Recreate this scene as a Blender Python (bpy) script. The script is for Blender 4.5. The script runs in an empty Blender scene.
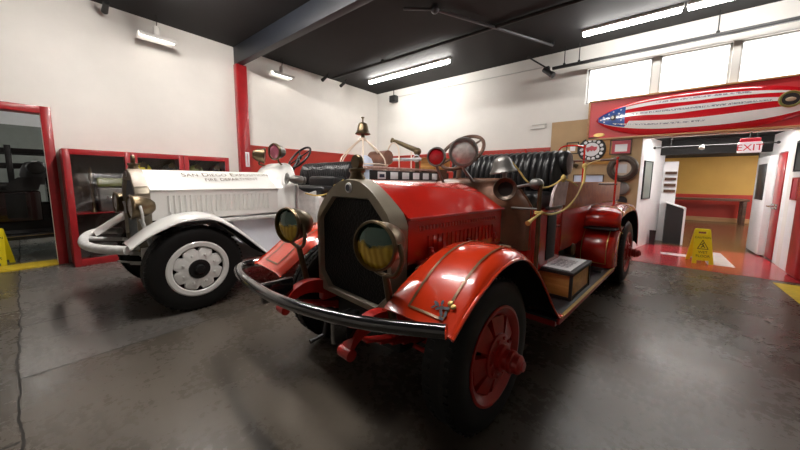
import bpy, bmesh, math, random
from mathutils import Vector, Matrix
random.seed(7)
PI = math.pi
SC = bpy.context.scene
COL = SC.collection
V = Vector

# ------------------------------------------------------------------ materials
def _nodes(name):
    m = bpy.data.materials.new(name); m.use_nodes = True
    nt = m.node_tree
    return m, nt, nt.nodes['Principled BSDF']

def mat(name, col, rough=.5, metal=0., var=.0, vscale=6., bump=0., bscale=40., spec=.5, coat=0., col2=None, rvar=0.):
    m, nt, b = _nodes(name)
    c = (col[0], col[1], col[2], 1)
    b.inputs['Base Color'].default_value = c
    b.inputs['Roughness'].default_value = rough
    b.inputs['Metallic'].default_value = metal
    b.inputs['Specular IOR Level'].default_value = spec
    b.inputs['Coat Weight'].default_value = coat
    b.inputs['Coat Roughness'].default_value = .06
    m.diffuse_color = c
    tc = nt.nodes.new('ShaderNodeTexCoord')
    if var > 0 or col2 or rvar > 0:
        n = nt.nodes.new('ShaderNodeTexNoise'); n.inputs['Scale'].default_value = vscale; n.inputs['Detail'].default_value = 6
        nt.links.new(tc.outputs['Object'], n.inputs['Vector'])
        r = nt.nodes.new('ShaderNodeValToRGB')
        r.color_ramp.elements[0].position = .3; r.color_ramp.elements[1].position = .7
        d = col2 if col2 else tuple(x*(1-var) for x in col)
        r.color_ramp.elements[0].color = (d[0], d[1], d[2], 1); r.color_ramp.elements[1].color = c
        nt.links.new(n.outputs['Fac'], r.inputs['Fac']); nt.links.new(r.outputs['Color'], b.inputs['Base Color'])
        if rvar > 0:
            mr = nt.nodes.new('ShaderNodeMapRange')
            mr.inputs['To Min'].default_value = max(.02, rough-rvar); mr.inputs['To Max'].default_value = rough+rvar
            nt.links.new(n.outputs['Fac'], mr.inputs['Value']); nt.links.new(mr.outputs['Result'], b.inputs['Roughness'])
    if bump > 0:
        n2 = nt.nodes.new('ShaderNodeTexNoise'); n2.inputs['Scale'].default_value = bscale; n2.inputs['Detail'].default_value = 4
        nt.links.new(tc.outputs['Object'], n2.inputs['Vector'])
        bp = nt.nodes.new('ShaderNodeBump'); bp.inputs['Strength'].default_value = bump; bp.inputs['Distance'].default_value = .02
        nt.links.new(n2.outputs['Fac'], bp.inputs['Height']); nt.links.new(bp.outputs['Normal'], b.inputs['Normal'])
    return m

def emit(name, col, s, base=(.8, .8, .8)):
    m, nt, b = _nodes(name)
    b.inputs['Base Color'].default_value = (*base, 1)
    b.inputs['Emission Color'].default_value = (col[0], col[1], col[2], 1)
    b.inputs['Emission Strength'].default_value = s
    return m

def glass(name, col=(1, 1, 1), refl=.12, tint=.92):
    m = bpy.data.materials.new(name); m.use_nodes = True
    nt = m.node_tree; nt.nodes.clear()
    out = nt.nodes.new('ShaderNodeOutputMaterial')
    mx = nt.nodes.new('ShaderNodeMixShader'); tr = nt.nodes.new('ShaderNodeBsdfTransparent'); gl = nt.nodes.new('ShaderNodeBsdfGlossy')
    tr.inputs['Color'].default_value = (col[0]*tint, col[1]*tint, col[2]*tint, 1)
    gl.inputs['Roughness'].default_value = .04
    lw = nt.nodes.new('ShaderNodeLayerWeight'); lw.inputs['Blend'].default_value = .3
    mp = nt.nodes.new('ShaderNodeMapRange'); mp.inputs['To Min'].default_value = refl*.5; mp.inputs['To Max'].default_value = min(1, refl*3)
    nt.links.new(lw.outputs['Fresnel'], mp.inputs['Value'])
    nt.links.new(mp.outputs['Result'], mx.inputs['Fac'])
    nt.links.new(tr.outputs[0], mx.inputs[1]); nt.links.new(gl.outputs[0], mx.inputs[2]); nt.links.new(mx.outputs[0], out.inputs[0])
    return m

class G:
    """tiny wrapper for building node graphs"""
    def __init__(s, nt): s.nt = nt
    def n(s, t, **k):
        x = s.nt.nodes.new(t)
        for a, v in k.items(): setattr(x, a, v)
        return x
    def m(s, op, a, b=None, c=None):
        x = s.n('ShaderNodeMath', operation=op)
        for i, v in enumerate((a, b, c)):
            if v is None: continue
            if isinstance(v, (int, float)): x.inputs[i].default_value = v
            else: s.nt.links.new(v, x.inputs[i])
        return x.outputs[0]
    def mix(s, f, a, b):
        x = s.n('ShaderNodeMix', data_type='RGBA')
        for i, v in ((0, f), (6, a), (7, b)):
            if isinstance(v, tuple): x.inputs[i].default_value = (v[0], v[1], v[2], 1)
            elif isinstance(v, (int, float)): x.inputs[i].default_value = v
            else: s.nt.links.new(v, x.inputs[i])
        return x.outputs[2]
    def noise(s, vec, sc, det=4, rough=.5):
        x = s.n('ShaderNodeTexNoise'); x.inputs['Scale'].default_value = sc; x.inputs['Detail'].default_value = det; x.inputs['Roughness'].default_value = rough
        s.nt.links.new(vec, x.inputs['Vector']); return x.outputs['Fac']
    def rng(s, v, a, b, c=0., d=1.):
        x = s.n('ShaderNodeMapRange')
        for i, q in enumerate((v, a, b, c, d)):
            if isinstance(q, (int, float)): x.inputs[i].default_value = q
            else: s.nt.links.new(q, x.inputs[i])
        return x.outputs[0]
    def link(s, a, b): s.nt.links.new(a, b)

def floor_mat():
    m, nt, b = _nodes('stained_concrete'); g = G(nt)
    tc = g.n('ShaderNodeTexCoord'); vec = tc.outputs['Object']
    n1 = g.noise(vec, .45, 4, .5); n2 = g.noise(vec, 1.6, 4, .5); n3 = g.noise(vec, 18, 5, .6)
    f = g.m('ADD', g.m('MULTIPLY', n1, .55), g.m('ADD', g.m('MULTIPLY', n2, .33), g.m('MULTIPLY', n3, .12)))
    c = g.mix(g.rng(f, .36, .64), (.047, .039, .031), (.125, .105, .083))
    sx = g.n('ShaderNodeSeparateXYZ'); g.link(vec, sx.inputs[0])
    wob = g.m('MULTIPLY', g.m('SUBTRACT', g.noise(vec, 3.0, 5), .5), .08)
    x, y = sx.outputs[0], sx.outputs[1]
    yy = g.m('ADD', y, wob)
    crack = g.m('LESS_THAN', g.m('ABSOLUTE', g.m('ADD', yy, .13)), .007)
    def joint(x0, side):
        a = g.m('LESS_THAN', g.m('ABSOLUTE', g.m('SUBTRACT', g.m('ADD', x, g.m('MULTIPLY', wob, .08)), x0)), .011)
        s = g.m('GREATER_THAN', y, -.13) if side > 0 else g.m('LESS_THAN', y, -.13)
        return g.m('MULTIPLY', a, s)
    j = crack
    for x0, s in ((-3.52, 1), (-4.78, 1), (-6.4, 1), (-2.66, -1), (-5.4, -1)):
        j = g.m('MAXIMUM', j, joint(x0, s))
    slab = g.m('MULTIPLY', g.m('LESS_THAN', x, -3.52), g.m('GREATER_THAN', y, -.13))
    slab = g.m('MULTIPLY', slab, g.m('MULTIPLY', g.m('LESS_THAN', y, 1.1), .6))
    c = g.mix(slab, c, (.17, .16, .15))
    c = g.mix(g.m('MULTIPLY', j, .85), c, (.012, .011, .010))
    g.link(c, b.inputs['Base Color'])
    r = g.rng(g.m('ADD', g.m('MULTIPLY', n2, .6), g.m('MULTIPLY', n3, .4)), .3, .7, .20, .36)
    g.link(g.m('MAXIMUM', r, g.m('MULTIPLY', j, .8)), b.inputs['Roughness'])
    b.inputs['Specular IOR Level'].default_value = .32
    bp = g.n('ShaderNodeBump'); bp.inputs['Strength'].default_value = .03; bp.inputs['Distance'].default_value = .01
    g.link(g.m('SUBTRACT', n3, j), bp.inputs['Height']); g.link(bp.outputs['Normal'], b.inputs['Normal'])
    return m

def wall_mat(name, col):
    m, nt, b = _nodes(name); g = G(nt)
    tc = g.n('ShaderNodeTexCoord'); vec = tc.outputs['Object']
    n1 = g.noise(vec, .8, 5, .6); n2 = g.noise(vec, 5, 4)
    c = g.mix(g.rng(n1, .3, .7, 0, 1), tuple(x*.9 for x in col), col)
    # chipped paint spots
    vo = g.n('ShaderNodeTexNoise'); vo.inputs['Scale'].default_value = 2.3; vo.inputs['Detail'].default_value = 3
    mp = g.n('ShaderNodeMapping'); mp.inputs['Location'].default_value = (3.1, 1.7, 5.2); g.link(vec, mp.inputs['Vector']); g.link(mp.outputs[0], vo.inputs['Vector'])
    chip = g.m('GREATER_THAN', vo.outputs['Fac'], .755)
    c = g.mix(g.m('MULTIPLY', chip, .7), c, (.42, .30, .14))
    g.link(c, b.inputs['Base Color']); b.inputs['Roughness'].default_value = .7
    bp = g.n('ShaderNodeBump'); bp.inputs['Strength'].default_value = .1; bp.inputs['Distance'].default_value = .02
    g.link(n2, bp.inputs['Height']); g.link(bp.outputs['Normal'], b.inputs['Normal'])
    return m

def tile_mat():
    m, nt, b = _nodes('red_white_tiles'); g = G(nt)
    tc = g.n('ShaderNodeTexCoord'); sx = g.n('ShaderNodeSeparateXYZ'); g.link(tc.outputs['Object'], sx.inputs[0])
    x, y = sx.outputs[0], sx.outputs[1]
    def band(v, a, c): return g.m('MULTIPLY', g.m('GREATER_THAN', v, a), g.m('LESS_THAN', v, c))
    w = g.m('MULTIPLY', band(x, 1.0, 1.36), band(y, 7.85, 9.3))
    w = g.m('MAXIMUM', w, g.m('MULTIPLY', band(x, .36, 1.0), band(y, 8.35, 8.62)))  # row of glints on the tiles, painted in as white
    c = g.mix(w, (.48, .035, .045), (.72, .74, .76))
    fx = g.m('LESS_THAN', g.m('ABSOLUTE', g.m('SUBTRACT', g.m('FRACT', g.m('DIVIDE', x, .31)), .5)), .012)
    fy = g.m('LESS_THAN', g.m('ABSOLUTE', g.m('SUBTRACT', g.m('FRACT', g.m('DIVIDE', y, .31)), .5)), .012)
    c = g.mix(g.m('MULTIPLY', g.m('MAXIMUM', fx, fy), .5), c, (.1, .02, .02))
    g.link(c, b.inputs['Base Color']); b.inputs['Roughness'].default_value = .2
    b.inputs['Coat Weight'].default_value = .25
    return m

def wood_mat(name, c1, c2, scale=4., rough=.4, axis=0):
    m, nt, b = _nodes(name); g = G(nt)
    tc = g.n('ShaderNodeTexCoord'); mp = g.n('ShaderNodeMapping')
    s = [scale*6, scale*6, scale*6]; s[axis] = scale*.6
    mp.inputs['Scale'].default_value = s; g.link(tc.outputs['Object'], mp.inputs['Vector'])
    n = g.noise(mp.outputs[0], 1., 6, .6)
    g.link(g.mix(g.rng(n, .35, .65), c1, c2), b.inputs['Base Color']); b.inputs['Roughness'].default_value = rough
    return m

def lens_mat():
    m, nt, b = _nodes('two_tone_lens'); g = G(nt)
    tc = g.n('ShaderNodeTexCoord'); sx = g.n('ShaderNodeSeparateXYZ'); g.link(tc.outputs['Object'], sx.inputs[0])
    n = g.noise(tc.outputs['Object'], 14, 3)
    z = g.m('ADD', sx.outputs[2], g.m('MULTIPLY', g.m('SUBTRACT', n, .5), .10))
    f = g.rng(z, 1.155, 1.185)
    wv = g.n('ShaderNodeTexWave'); wv.inputs['Scale'].default_value = 9; wv.inputs['Distortion'].default_value = 4; g.link(tc.outputs['Object'], wv.inputs['Vector'])
    am = g.mix(wv.outputs['Fac'], (.52, .32, .012), (.78, .52, .04))
    g.link(g.mix(f, am, (.006, .055, .034)), b.inputs['Base Color'])
    b.inputs['Roughness'].default_value = .12; b.inputs['Metallic'].default_value = .55
    b.inputs['Coat Weight'].default_value = 1.; b.inputs['Coat Roughness'].default_value = .02
    return m

def core_mat():
    m, nt, b = _nodes('black_honeycomb'); g = G(nt)
    tc = g.n('ShaderNodeTexCoord')
    vo = g.n('ShaderNodeTexVoronoi'); vo.inputs['Scale'].default_value = 70; g.link(tc.outputs['Object'], vo.inputs['Vector'])
    g.link(g.mix(vo.outputs['Distance'], (.003, .003, .003), (.010, .010, .010)), b.inputs['Base Color'])
    b.inputs['Roughness'].default_value = .6; b.inputs['Specular IOR Level'].default_value = .2
    bp = g.n('ShaderNodeBump'); bp.inputs['Strength'].default_value = .6; bp.inputs['Distance'].default_value = .01
    g.link(vo.outputs['Distance'], bp.inputs['Height']); g.link(bp.outputs['Normal'], b.inputs['Normal'])
    return m

def tread_mat():
    m, nt, b = _nodes('tyre_rubber'); g = G(nt)
    tc = g.n('ShaderNodeTexCoord')
    n = g.noise(tc.outputs['Object'], 9, 5)
    g.link(g.mix(n, (.004, .004, .004), (.011, .0105, .010)), b.inputs['Base Color'])
    b.inputs['Roughness'].default_value = .55; b.inputs['Specular IOR Level'].default_value = .3
    return m

def text_rows_mat():
    m, nt, b = _nodes('rows_of_fine_print'); g = G(nt)
    tc = g.n('ShaderNodeTexCoord'); mp = g.n('ShaderNodeMapping'); mp.inputs['Scale'].default_value = (40, 40, 26); g.link(tc.outputs['Object'], mp.inputs[0])
    n = g.noise(mp.outputs[0], 1.2, 3, .7)
    g.link(g.mix(g.rng(n, .48, .56), (.25, .24, .28), (.85, .83, .82)), b.inputs['Base Color']); b.inputs['Roughness'].default_value = .3
    return m

def pleat_leather(name):
    return mat(name, (.012, .012, .013), .32, 0, .3, 20, .15, 120, .5)

M = dict(
    floor=floor_mat(), wall=wall_mat('white_plaster', (.83, .80, .75)), wall2=wall_mat('white_plaster_back', (.76, .74, .70)),
    ceil=mat('black_ceiling', (.007, .0065, .0068), .75, var=.4, vscale=2), beam=mat('blue_black_beam', (.009, .011, .017), .5, var=.3, vscale=4),
    dimwall=mat('pale_brown_unseen_walls', (.46, .43, .39), .6, var=.2),  # unseen walls; brown tone set to cut the light they bounce
    horncol=mat('dark_bronze_horn', (.09, .06, .042), .35, .5, .3, 8),
    red_trim=mat('red_trim_paint', (.42, .018, .022), .32, var=.25, vscale=5, coat=.3, bump=.05),
    red_wain=mat('red_wall_paint', (.47, .03, .016), .4, var=.15, vscale=2),
    tiles=tile_mat(), hallwood=wood_mat('brown_wood_floor', (.10, .045, .018), (.17, .085, .035), 2., .22),
    yellowwall=mat('ochre_wall_paint', (.62, .36, .075), .6, var=.08, vscale=2), hallwhite=mat('hall_white_paint', (.82, .82, .83), .5, var=.05),
    winglow=emit('daylit_frosted_pane', (1, .99, .97), 1.25), winframe=mat('pale_window_frame', (.50, .49, .47), .5),
    tube=emit('fluorescent_tube', (1, .97, .92), 17.), tube_fill=emit('added_fill_tube', (1, .95, .90), 38.), tube_win=emit('soft_white_tube', (1, .97, .93), 9.), tube3=emit('shaded_lamp_tube', (1, .95, .88), 1.6), tube2=emit('dim_fluorescent_tube', (1, .95, .88), 8.),
    fixture=mat('white_enamel', (.72, .70, .66), .4), black=mat('black_metal', (.012, .012, .012), .45, var=.2), conduit=mat('grey_conduit', (.10, .10, .11), .4, .6),
    red=mat('fire_engine_red', (.50, .012, .005), .22, var=.16, vscale=3, coat=.5), redchassis=mat('chassis_red', (.46, .013, .008), .35, var=.3, vscale=9, coat=.15),
    orange=mat('lit_tone_fender_red', (.70, .042, .008), .22, var=.12, vscale=4, coat=.8, rvar=.08),  # orange-red of the lit fender top, put into the base colour
    white=mat('cream_white_paint', (.80, .79, .76), .28, var=.06, vscale=4, coat=.5), whiteold=mat('worn_white_paint', (.76, .75, .73), .4, var=.25, vscale=14, bump=.05),
    grey_apron=mat('grey_white_apron', (.62, .63, .68), .45, var=.1),
    dark_paint=mat('dark_maroon_paint', (.018, .003, .003), .25, var=.3, coat=.5), dark_metal=mat('dark_metal', (.02, .02, .021), .4, .3, .3),
    gold=mat('gold_leaf', (.62, .42, .14), .35, .6, .2, 20), brass=mat('aged_brass', (.17, .125, .072), .33, .85, .4, 8, rvar=.08),
    nickel=mat('dull_nickel_shell', (.33, .285, .215), .38, .45, .25, 5, rvar=.08), bronze=mat('brown_bronze_cowl', (.20, .088, .05), .36, .3, .4, 6, rvar=.1),
    steel=mat('brushed_steel', (.55, .55, .56), .3, .9, .2, 20), chrome=mat('worn_chrome', (.7, .7, .7), .14, 1., .2, 10),
    bumper=mat('black_bumper_enamel', (.010, .010, .011), .14, var=.3, coat=.9), core=core_mat(), tyre=tread_mat(), lens=lens_mat(),
    mirror=mat('lamp_reflector', (.88, .87, .85), .18, .35, .45, 22, .3, 22), redlens=mat('red_glass_lens', (.45, .012, .02), .1, .2, .3, 20, coat=1.), pinklens=mat('pink_tinted_lens', (.45, .10, .16), .15, .4, .3, 10, coat=1.),
    leather=pleat_leather('black_tufted_leather'), rubbermat=mat('ribbed_rubber_mat', (.03, .03, .035), .45, var=.3, vscale=30), cream=mat('cream_rail', (.58, .47, .32), .45, var=.3, vscale=12),
    wood=wood_mat('honey_oak', (.42, .19, .045), (.62, .33, .09), 3.), darkwood=wood_mat('dark_walnut', (.05, .022, .012), (.12, .055, .03), 3.), orangewood=wood_mat('varnished_body_panel', (.33, .085, .02), (.48, .17, .04), 2.),
    pinkwood=wood_mat('worn_ladder_wood', (.36, .20, .16), (.55, .36, .30), 3.), framewood=wood_mat('light_oak_frame', (.42, .22, .09), (.55, .32, .15), 3.),
    paper=mat('white_paper', (.82, .82, .84), .7, var=.03), paper_blue=mat('pale_blue_print', (.60, .68, .85), .6, var=.1), rope=mat('yellow_rope', (.72, .52, .16), .8, bump=.5, bscale=200, var=.2, vscale=60),
    yellow=mat('safety_yellow_plastic', (.85, .70, .012), .35, var=.05), yellowpaint=mat('yellow_floor_paint', (.72, .52, .03), .45, var=.25, vscale=10), ink=mat('black_ink', (.012, .012, .012), .6),
    tan=mat('tan_pegboard', (.47, .32, .17), .7, var=.12, vscale=3, bump=.1), boardred=mat('panel_red', (.60, .045, .05), .4, var=.08, vscale=3), sb_red=mat('surfboard_red', (.62, .012, .02), .12, var=.1, coat=1.),
    sb_white=mat('surfboard_white', (.85, .82, .80), .18, var=.05, coat=.8), sb_blue=mat('surfboard_blue', (.035, .10, .38), .2, var=.4, vscale=8, coat=.8), print=text_rows_mat(),
    green=mat('olive_green_enamel', (.22, .25, .06), .4, var=.3), glass=glass('cabinet_glass', (1, 1, 1), .10, .95), glass_clear=glass('lamp_glass', (1, 1, 1), .15, .98),
    greywall=mat('grey_green_wall', (.20, .22, .20), .7, var=.1), tanwire=mat('cream_cage_paint', (.75, .62, .50), .4), exitred=emit('exit_sign_red', (.9, .02, .05), .05, (.6, .01, .03)), exitwhite=emit('exit_sign_white', (1, .84, .87), .10),
    cabback=mat('cabinet_lining', (.10, .085, .075), .7, var=.3), blueink=mat('navy_blue_enamel', (.015, .02, .05), .3), deepblack=mat('deep_black_underside', (.002, .002, .002), .7),
    skin_pink=mat('pale_pink_poster', (.55, .40, .40), .4, var=.5, vscale=12), pinkred=mat('pink_red_paint', (.55, .06, .09), .35, var=.2), greymetal=mat('grey_cast_metal', (.26, .25, .235), .42, .7, .35, 8))

# ------------------------------------------------------------------ mesh builder
def frame_of(d):
    d = V(d).normalized()
    u = d.orthogonal().normalized()
    if abs(d.z) < .95: u = d.cross(V((0, 0, 1))).normalized()
    return d, u, d.cross(u)

def catmull(P, n=6, closed=False):
    P = [V(p) for p in P]; out = []; N = len(P)
    rng = range(N) if closed else range(N-1)
    for i in rng:
        if closed: a, b, c, d = P[(i-1) % N], P[i], P[(i+1) % N], P[(i+2) % N]
        else: a, b, c, d = P[max(i-1, 0)], P[i], P[i+1], P[min(i+2, N-1)]
        for k in range(n):
            t = k/n
            out.append(.5*((2*b)+(c-a)*t+(2*a-5*b+4*c-d)*t*t+(3*b-a-3*c+d)*t**3))
    if not closed: out.append(P[-1])
    return out

class MB:
    def __init__(s): s.bm = bmesh.new()
    def face(s, pts):
        s.bm.faces.new([s.bm.verts.new(V(p)) for p in pts]); return s
    def box(s, x0, x1, y0, y1, z0, z1, bev=0., seg=2, mtx=None):
        r = bmesh.ops.create_cube(s.bm, size=1)
        mm = Matrix.Translation(((x0+x1)/2, (y0+y1)/2, (z0+z1)/2)) @ Matrix.Diagonal((x1-x0, y1-y0, z1-z0, 1))
        if mtx is not None: mm = mtx @ mm
        bmesh.ops.transform(s.bm, matrix=mm, verts=r['verts'])
        if bev > 0:
            es = list({e for v in r['verts'] for e in v.link_edges})
            bmesh.ops.bevel(s.bm, geom=es, offset=bev, segments=seg, affect='EDGES', profile=.5)
        return s
    def rings(s, rings, caps=True, closed=True):
        vr = [[s.bm.verts.new(V(p)) for p in r] for r in rings]
        n = len(vr[0])
        for a, b in zip(vr, vr[1:]):
            for i in range(n if closed else n-1):
                j = (i+1) % n
                s.bm.faces.new((a[i], a[j], b[j], b[i]))
        if caps and closed:
            if len(vr[0]) > 2:
                s.bm.faces.new(list(reversed(vr[0]))); s.bm.faces.new(vr[-1])
        return s
    def cyl(s, p0, p1, r0, r1=None, n=20, caps=True):
        r1 = r0 if r1 is None else r1
        p0, p1 = V(p0), V(p1); d, u, w = frame_of(p1-p0)
        f = lambda p, r: [p+(u*math.cos(2*PI*i/n)+w*math.sin(2*PI*i/n))*r for i in range(n)]
        return s.rings([f(p0, r0), f(p1, r1)], caps)
    def lathe(s, prof, org, axis, n=32, caps=True, sx=1., sy=1.):
        org = V(org); d, u, w = frame_of(axis)
        return s.rings([[org+d*h+(u*math.cos(2*PI*i/n)*sx+w*math.sin(2*PI*i/n)*sy)*max(r, 1e-4) for i in range(n)] for r, h in prof], caps)
    def tube(s, pts, r, n=10, sm=0, closed=False, caps=True):
        if sm: pts = catmull(pts, sm, closed)
        pts = [V(p) for p in pts]; N = len(pts); rings = []
        prev = None
        for i, p in enumerate(pts):
            a = pts[(i-1) % N] if (closed or i > 0) else p
            b = pts[(i+1) % N] if (closed or i < N-1) else p
            d = (b-a).normalized()
            if prev is None: _, u, w = frame_of(d)
            else:
                u = (prev-d*prev.dot(d)).normalized()
            w = d.cross(u); prev = u
            rr = r(i/(N-1)) if callable(r) else r
            rings.append([p+(u*math.cos(2*PI*k/n)+w*math.sin(2*PI*k/n))*rr for k in range(n)])
        if closed: rings.append(rings[0])
        return s.rings(rings, caps and not closed)
    def torus(s, c, axis, R, r, n=40, m=10, sx=1., sy=1.):
        d, u, w = frame_of(axis); c = V(c)
        pts = [c+(u*math.cos(2*PI*i/n)*sx+w*math.sin(2*PI*i/n)*sy)*R for i in range(n)]
        return s.tube(pts, r, m, closed=True)
    def prism(s, poly, f, depth):
        """poly of 2-D points mapped by f(a,b)->3-D, extruded along the vector depth"""
        a = [V(f(*p)) for p in poly]; d = V(depth)
        return s.rings([a, [p+d for p in a]])
    def sphere(s, c, r, sc=(1, 1, 1), u=24, v=14):
        q = bmesh.ops.create_uvsphere(s.bm, u_segments=u, v_segments=v, radius=r)
        bmesh.ops.transform(s.bm, matrix=Matrix.Translation(c) @ Matrix.Diagonal((*sc, 1)), verts=q['verts'])
        return s
    def grid(s, rows, thick=0.):
        vr = [[s.bm.verts.new(V(p)) for p in r] for r in rows]; fs = []
        for a, b in zip(vr, vr[1:]):
            for i in range(len(a)-1): fs.append(s.bm.faces.new((a[i], a[i+1], b[i+1], b[i])))
        if thick:
            bmesh.ops.recalc_face_normals(s.bm, faces=fs)
            bmesh.ops.solidify(s.bm, geom=fs, thickness=thick)
        return s
    def xf(s, mtx): bmesh.ops.transform(s.bm, matrix=mtx, verts=s.bm.verts); return s
    def build(s, name, m, parent=None, ang=35, origin=None, weld=True):
        bm = s.bm
        if weld: bmesh.ops.remove_doubles(bm, verts=bm.verts, dist=1e-5)
        bmesh.ops.recalc_face_normals(bm, faces=bm.faces)
        me = bpy.data.meshes.new(name)
        if parent is None:
            xs = [v.co for v in bm.verts]
            if origin is None:
                origin = V(((min(v.x for v in xs)+max(v.x for v in xs))/2, (min(v.y for v in xs)+max(v.y for v in xs))/2, min(v.z for v in xs)))
            origin = V(origin)
            bmesh.ops.translate(bm, verts=bm.verts, vec=-origin)
        bm.to_mesh(me); bm.free()
        for p in me.polygons: p.use_smooth = True
        me.set_sharp_from_angle(angle=math.radians(ang))
        o = bpy.data.objects.new(name, me); COL.objects.link(o)
        me.materials.append(m)
        if parent is not None: o.parent = parent
        else: o.location = origin
        return o

def tag(o, label, cat, group=None):
    o['label'] = label; o['category'] = cat
    if group: o['group'] = group
    return o
def struct(o):
    o['kind'] = 'structure'; return o
def thing(name, label, cat, loc=(0, 0, 0), rz=0., group=None):
    o = bpy.data.objects.new(name, None); COL.objects.link(o); o.empty_display_size = .1
    o.location = loc; o.rotation_euler = (0, 0, rz)
    return tag(o, label, cat, group)
def copy_tree(o, parent=None):
    c = o.copy(); COL.objects.link(c)
    if parent is not None: c.parent = parent
    for ch in list(o.children): copy_tree(ch, c)
    return c
def text_mb(s, size, f, depth=.002, align='CENTER', shear=0., caps=False):
    cu = bpy.data.curves.new('lettering', 'FONT'); cu.body = s; cu.size = size; cu.align_x = align; cu.extrude = 0.; cu.shear = shear; cu.resolution_u = 3
    if caps:
        cu.small_caps_scale = .78
        for c_ in cu.body_format: c_.use_small_caps = True
    ob = bpy.data.objects.new('lettering_source', cu); COL.objects.link(ob)
    dg = bpy.context.evaluated_depsgraph_get(); me = bpy.data.meshes.new_from_object(ob.evaluated_get(dg))
    b = MB(); b.bm.from_mesh(me)
    COL.objects.unlink(ob); bpy.data.objects.remove(ob); bpy.data.curves.remove(cu); bpy.data.meshes.remove(me)
    for v in b.bm.verts: v.co = V(f(v.co.x, v.co.y))
    return b

# ------------------------------------------------------------------ camera
f_px, cx, cy = 304.06, 398.73, 216.02
p, r, hw, ht = (math.radians(a) for a in (6.7057, -.46159, 38.8975, 44.82))
AL = ht-hw
A = Matrix(((1, 0, 0), (0, 0, 1), (0, -1, 0)))
Pm = Matrix(((1, 0, 0), (0, math.cos(p), -math.sin(p)), (0, math.sin(p), math.cos(p))))
Qm = Matrix(((math.cos(r), -math.sin(r), 0), (math.sin(r), math.cos(r), 0), (0, 0, 1)))
Zm = Matrix(((math.cos(hw), math.sin(hw), 0), (-math.sin(hw), math.cos(hw), 0), (0, 0, 1)))
W2C = Qm @ Pm @ A @ Zm
cam = bpy.data.cameras.new('camera'); co = bpy.data.objects.new('camera', cam); COL.objects.link(co)
co.matrix_world = Matrix.Translation((0, 0, 1.5)) @ W2C.transposed().to_4x4()
cam.sensor_width = 36; cam.lens = f_px/800*36
cam.shift_x = (400-cx)/800; cam.shift_y = -(225-cy)/800
cam.clip_start = .05; cam.clip_end = 100
SC.camera = co
CA, SA = math.cos(AL), math.sin(AL)
def TW(a, v): return (a*SA+v*CA, a*CA-v*SA, 0)

# ------------------------------------------------------------------ room
XL, YB, ZC = -7.86, 8.45, 4.6
XR, YF = 4.6, -4.6
struct(MB().box(-14, XR+.3, YF-.3, 8.45, -.2, 0).build('floor', M['floor'], origin=(0, 0, 0)))
struct(MB().box(-1.6, 4.2, 8.45, 17.4, -.2, -.001).build('floor_hall', M['hallwood'], origin=(0, 0, 0)))
struct(MB().box(-1.25, 1.97, 7.28, 9.6, -.05, .004).build('floor_tiles', M['tiles'], origin=(0, 0, 0)))
struct(MB().box(XL-.2, XR+.2, YF-.2, YB+.2, ZC, ZC+.15).build('ceiling', M['ceil'], origin=(0, 0, 0)))
# left wall, with the doorway to the dark bay
w = MB()
w.box(XL-.2, XL, YF, -1.3, 0, ZC).box(XL-.2, XL, -1.3, .3, 2.56, ZC).box(XL-.2, XL, .3, YB+.2, 0, ZC)
struct(w.build('wall_left', M['wall'], origin=(0, 0, 0)))
# back wall, with the opening to the hall and the strip of high windows
WIN = [(-1.24, -.08), (.03, 1.05), (1.15, 2.25), (2.35, 3.45)]
w = MB()
w.box(XL-.2, -1.26, YB, YB+.2, 0, ZC)
w.box(-1.26, -.12, YB, YB+.2, 0, 3.3).box(-.12, 1.98, YB, YB+.2, 2.43, 3.3).box(1.98, XR+.2, YB, YB+.2, 0, 3.3)
w.box(-1.26, XR+.2, YB, YB+.2, 4.08, ZC)
for x0, x1 in ((-.08, .03), (1.05, 1.15), (2.25, 2.35), (3.45, XR+.2)): w.box(x0, x1, YB, YB+.2, 3.3, 4.08)
struct(w.build('wall_back', M['wall2'], origin=(0, 0, 0)))
for i, (x0, x1) in enumerate(WIN):
    o = struct(MB().box(x0, x1, YB+.1, YB+.12, 3.3, 4.08).build('window_%d' % (i+1), M['winglow']))
    fr = MB()
    for a, b, c, d in ((x0, x1, 3.3, 3.33), (x0, x1, 4.05, 4.08), (x0, x0+.035, 3.3, 4.08), (x1-.035, x1, 3.3, 4.08)):
        fr.box(a, b, YB+.05, YB+.14, c, d)
    fr.xf(Matrix.Translation(-o.location)).build('window_frame', M['winframe'], o)
struct(MB().box(XR, XR+.2, YF, YB, 0, ZC).build('wall_right', M['dimwall'], origin=(0, 0, 0)))
struct(MB().box(XL-.2, XR+.2, YF-.2, YF, 0, ZC).build('wall_front', M['dimwall'], origin=(0, 0, 0)))
# ceiling beam, red column, red lower walls
struct(MB().box(XL, XR, 3.44, 3.60, 4.2, ZC, .01).build('trim_beam', M['beam'], origin=(0, 0, 0)))
struct(MB().box(XL, XL+.15, 3.42, 3.67, 0, 4.2, .01).build('trim_column', M['red_trim'], origin=(0, 0, 0)))
struct(MB().box(XL, XL+.03, 3.68, YB, 0, 2.33).box(XL, XL+.05, 3.68, YB, 2.31, 2.35).build('trim_wainscot_left', M['red_wain'], origin=(0, 0, 0)))
struct(MB().box(XL+.05, -1.93, YB-.03, YB, 0, 2.33).box(XL+.05, -1.93, YB-.05, YB, 2.31, 2.35).build('trim_wainscot_back', M['red_wain'], origin=(0, 0, 0)))
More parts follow.
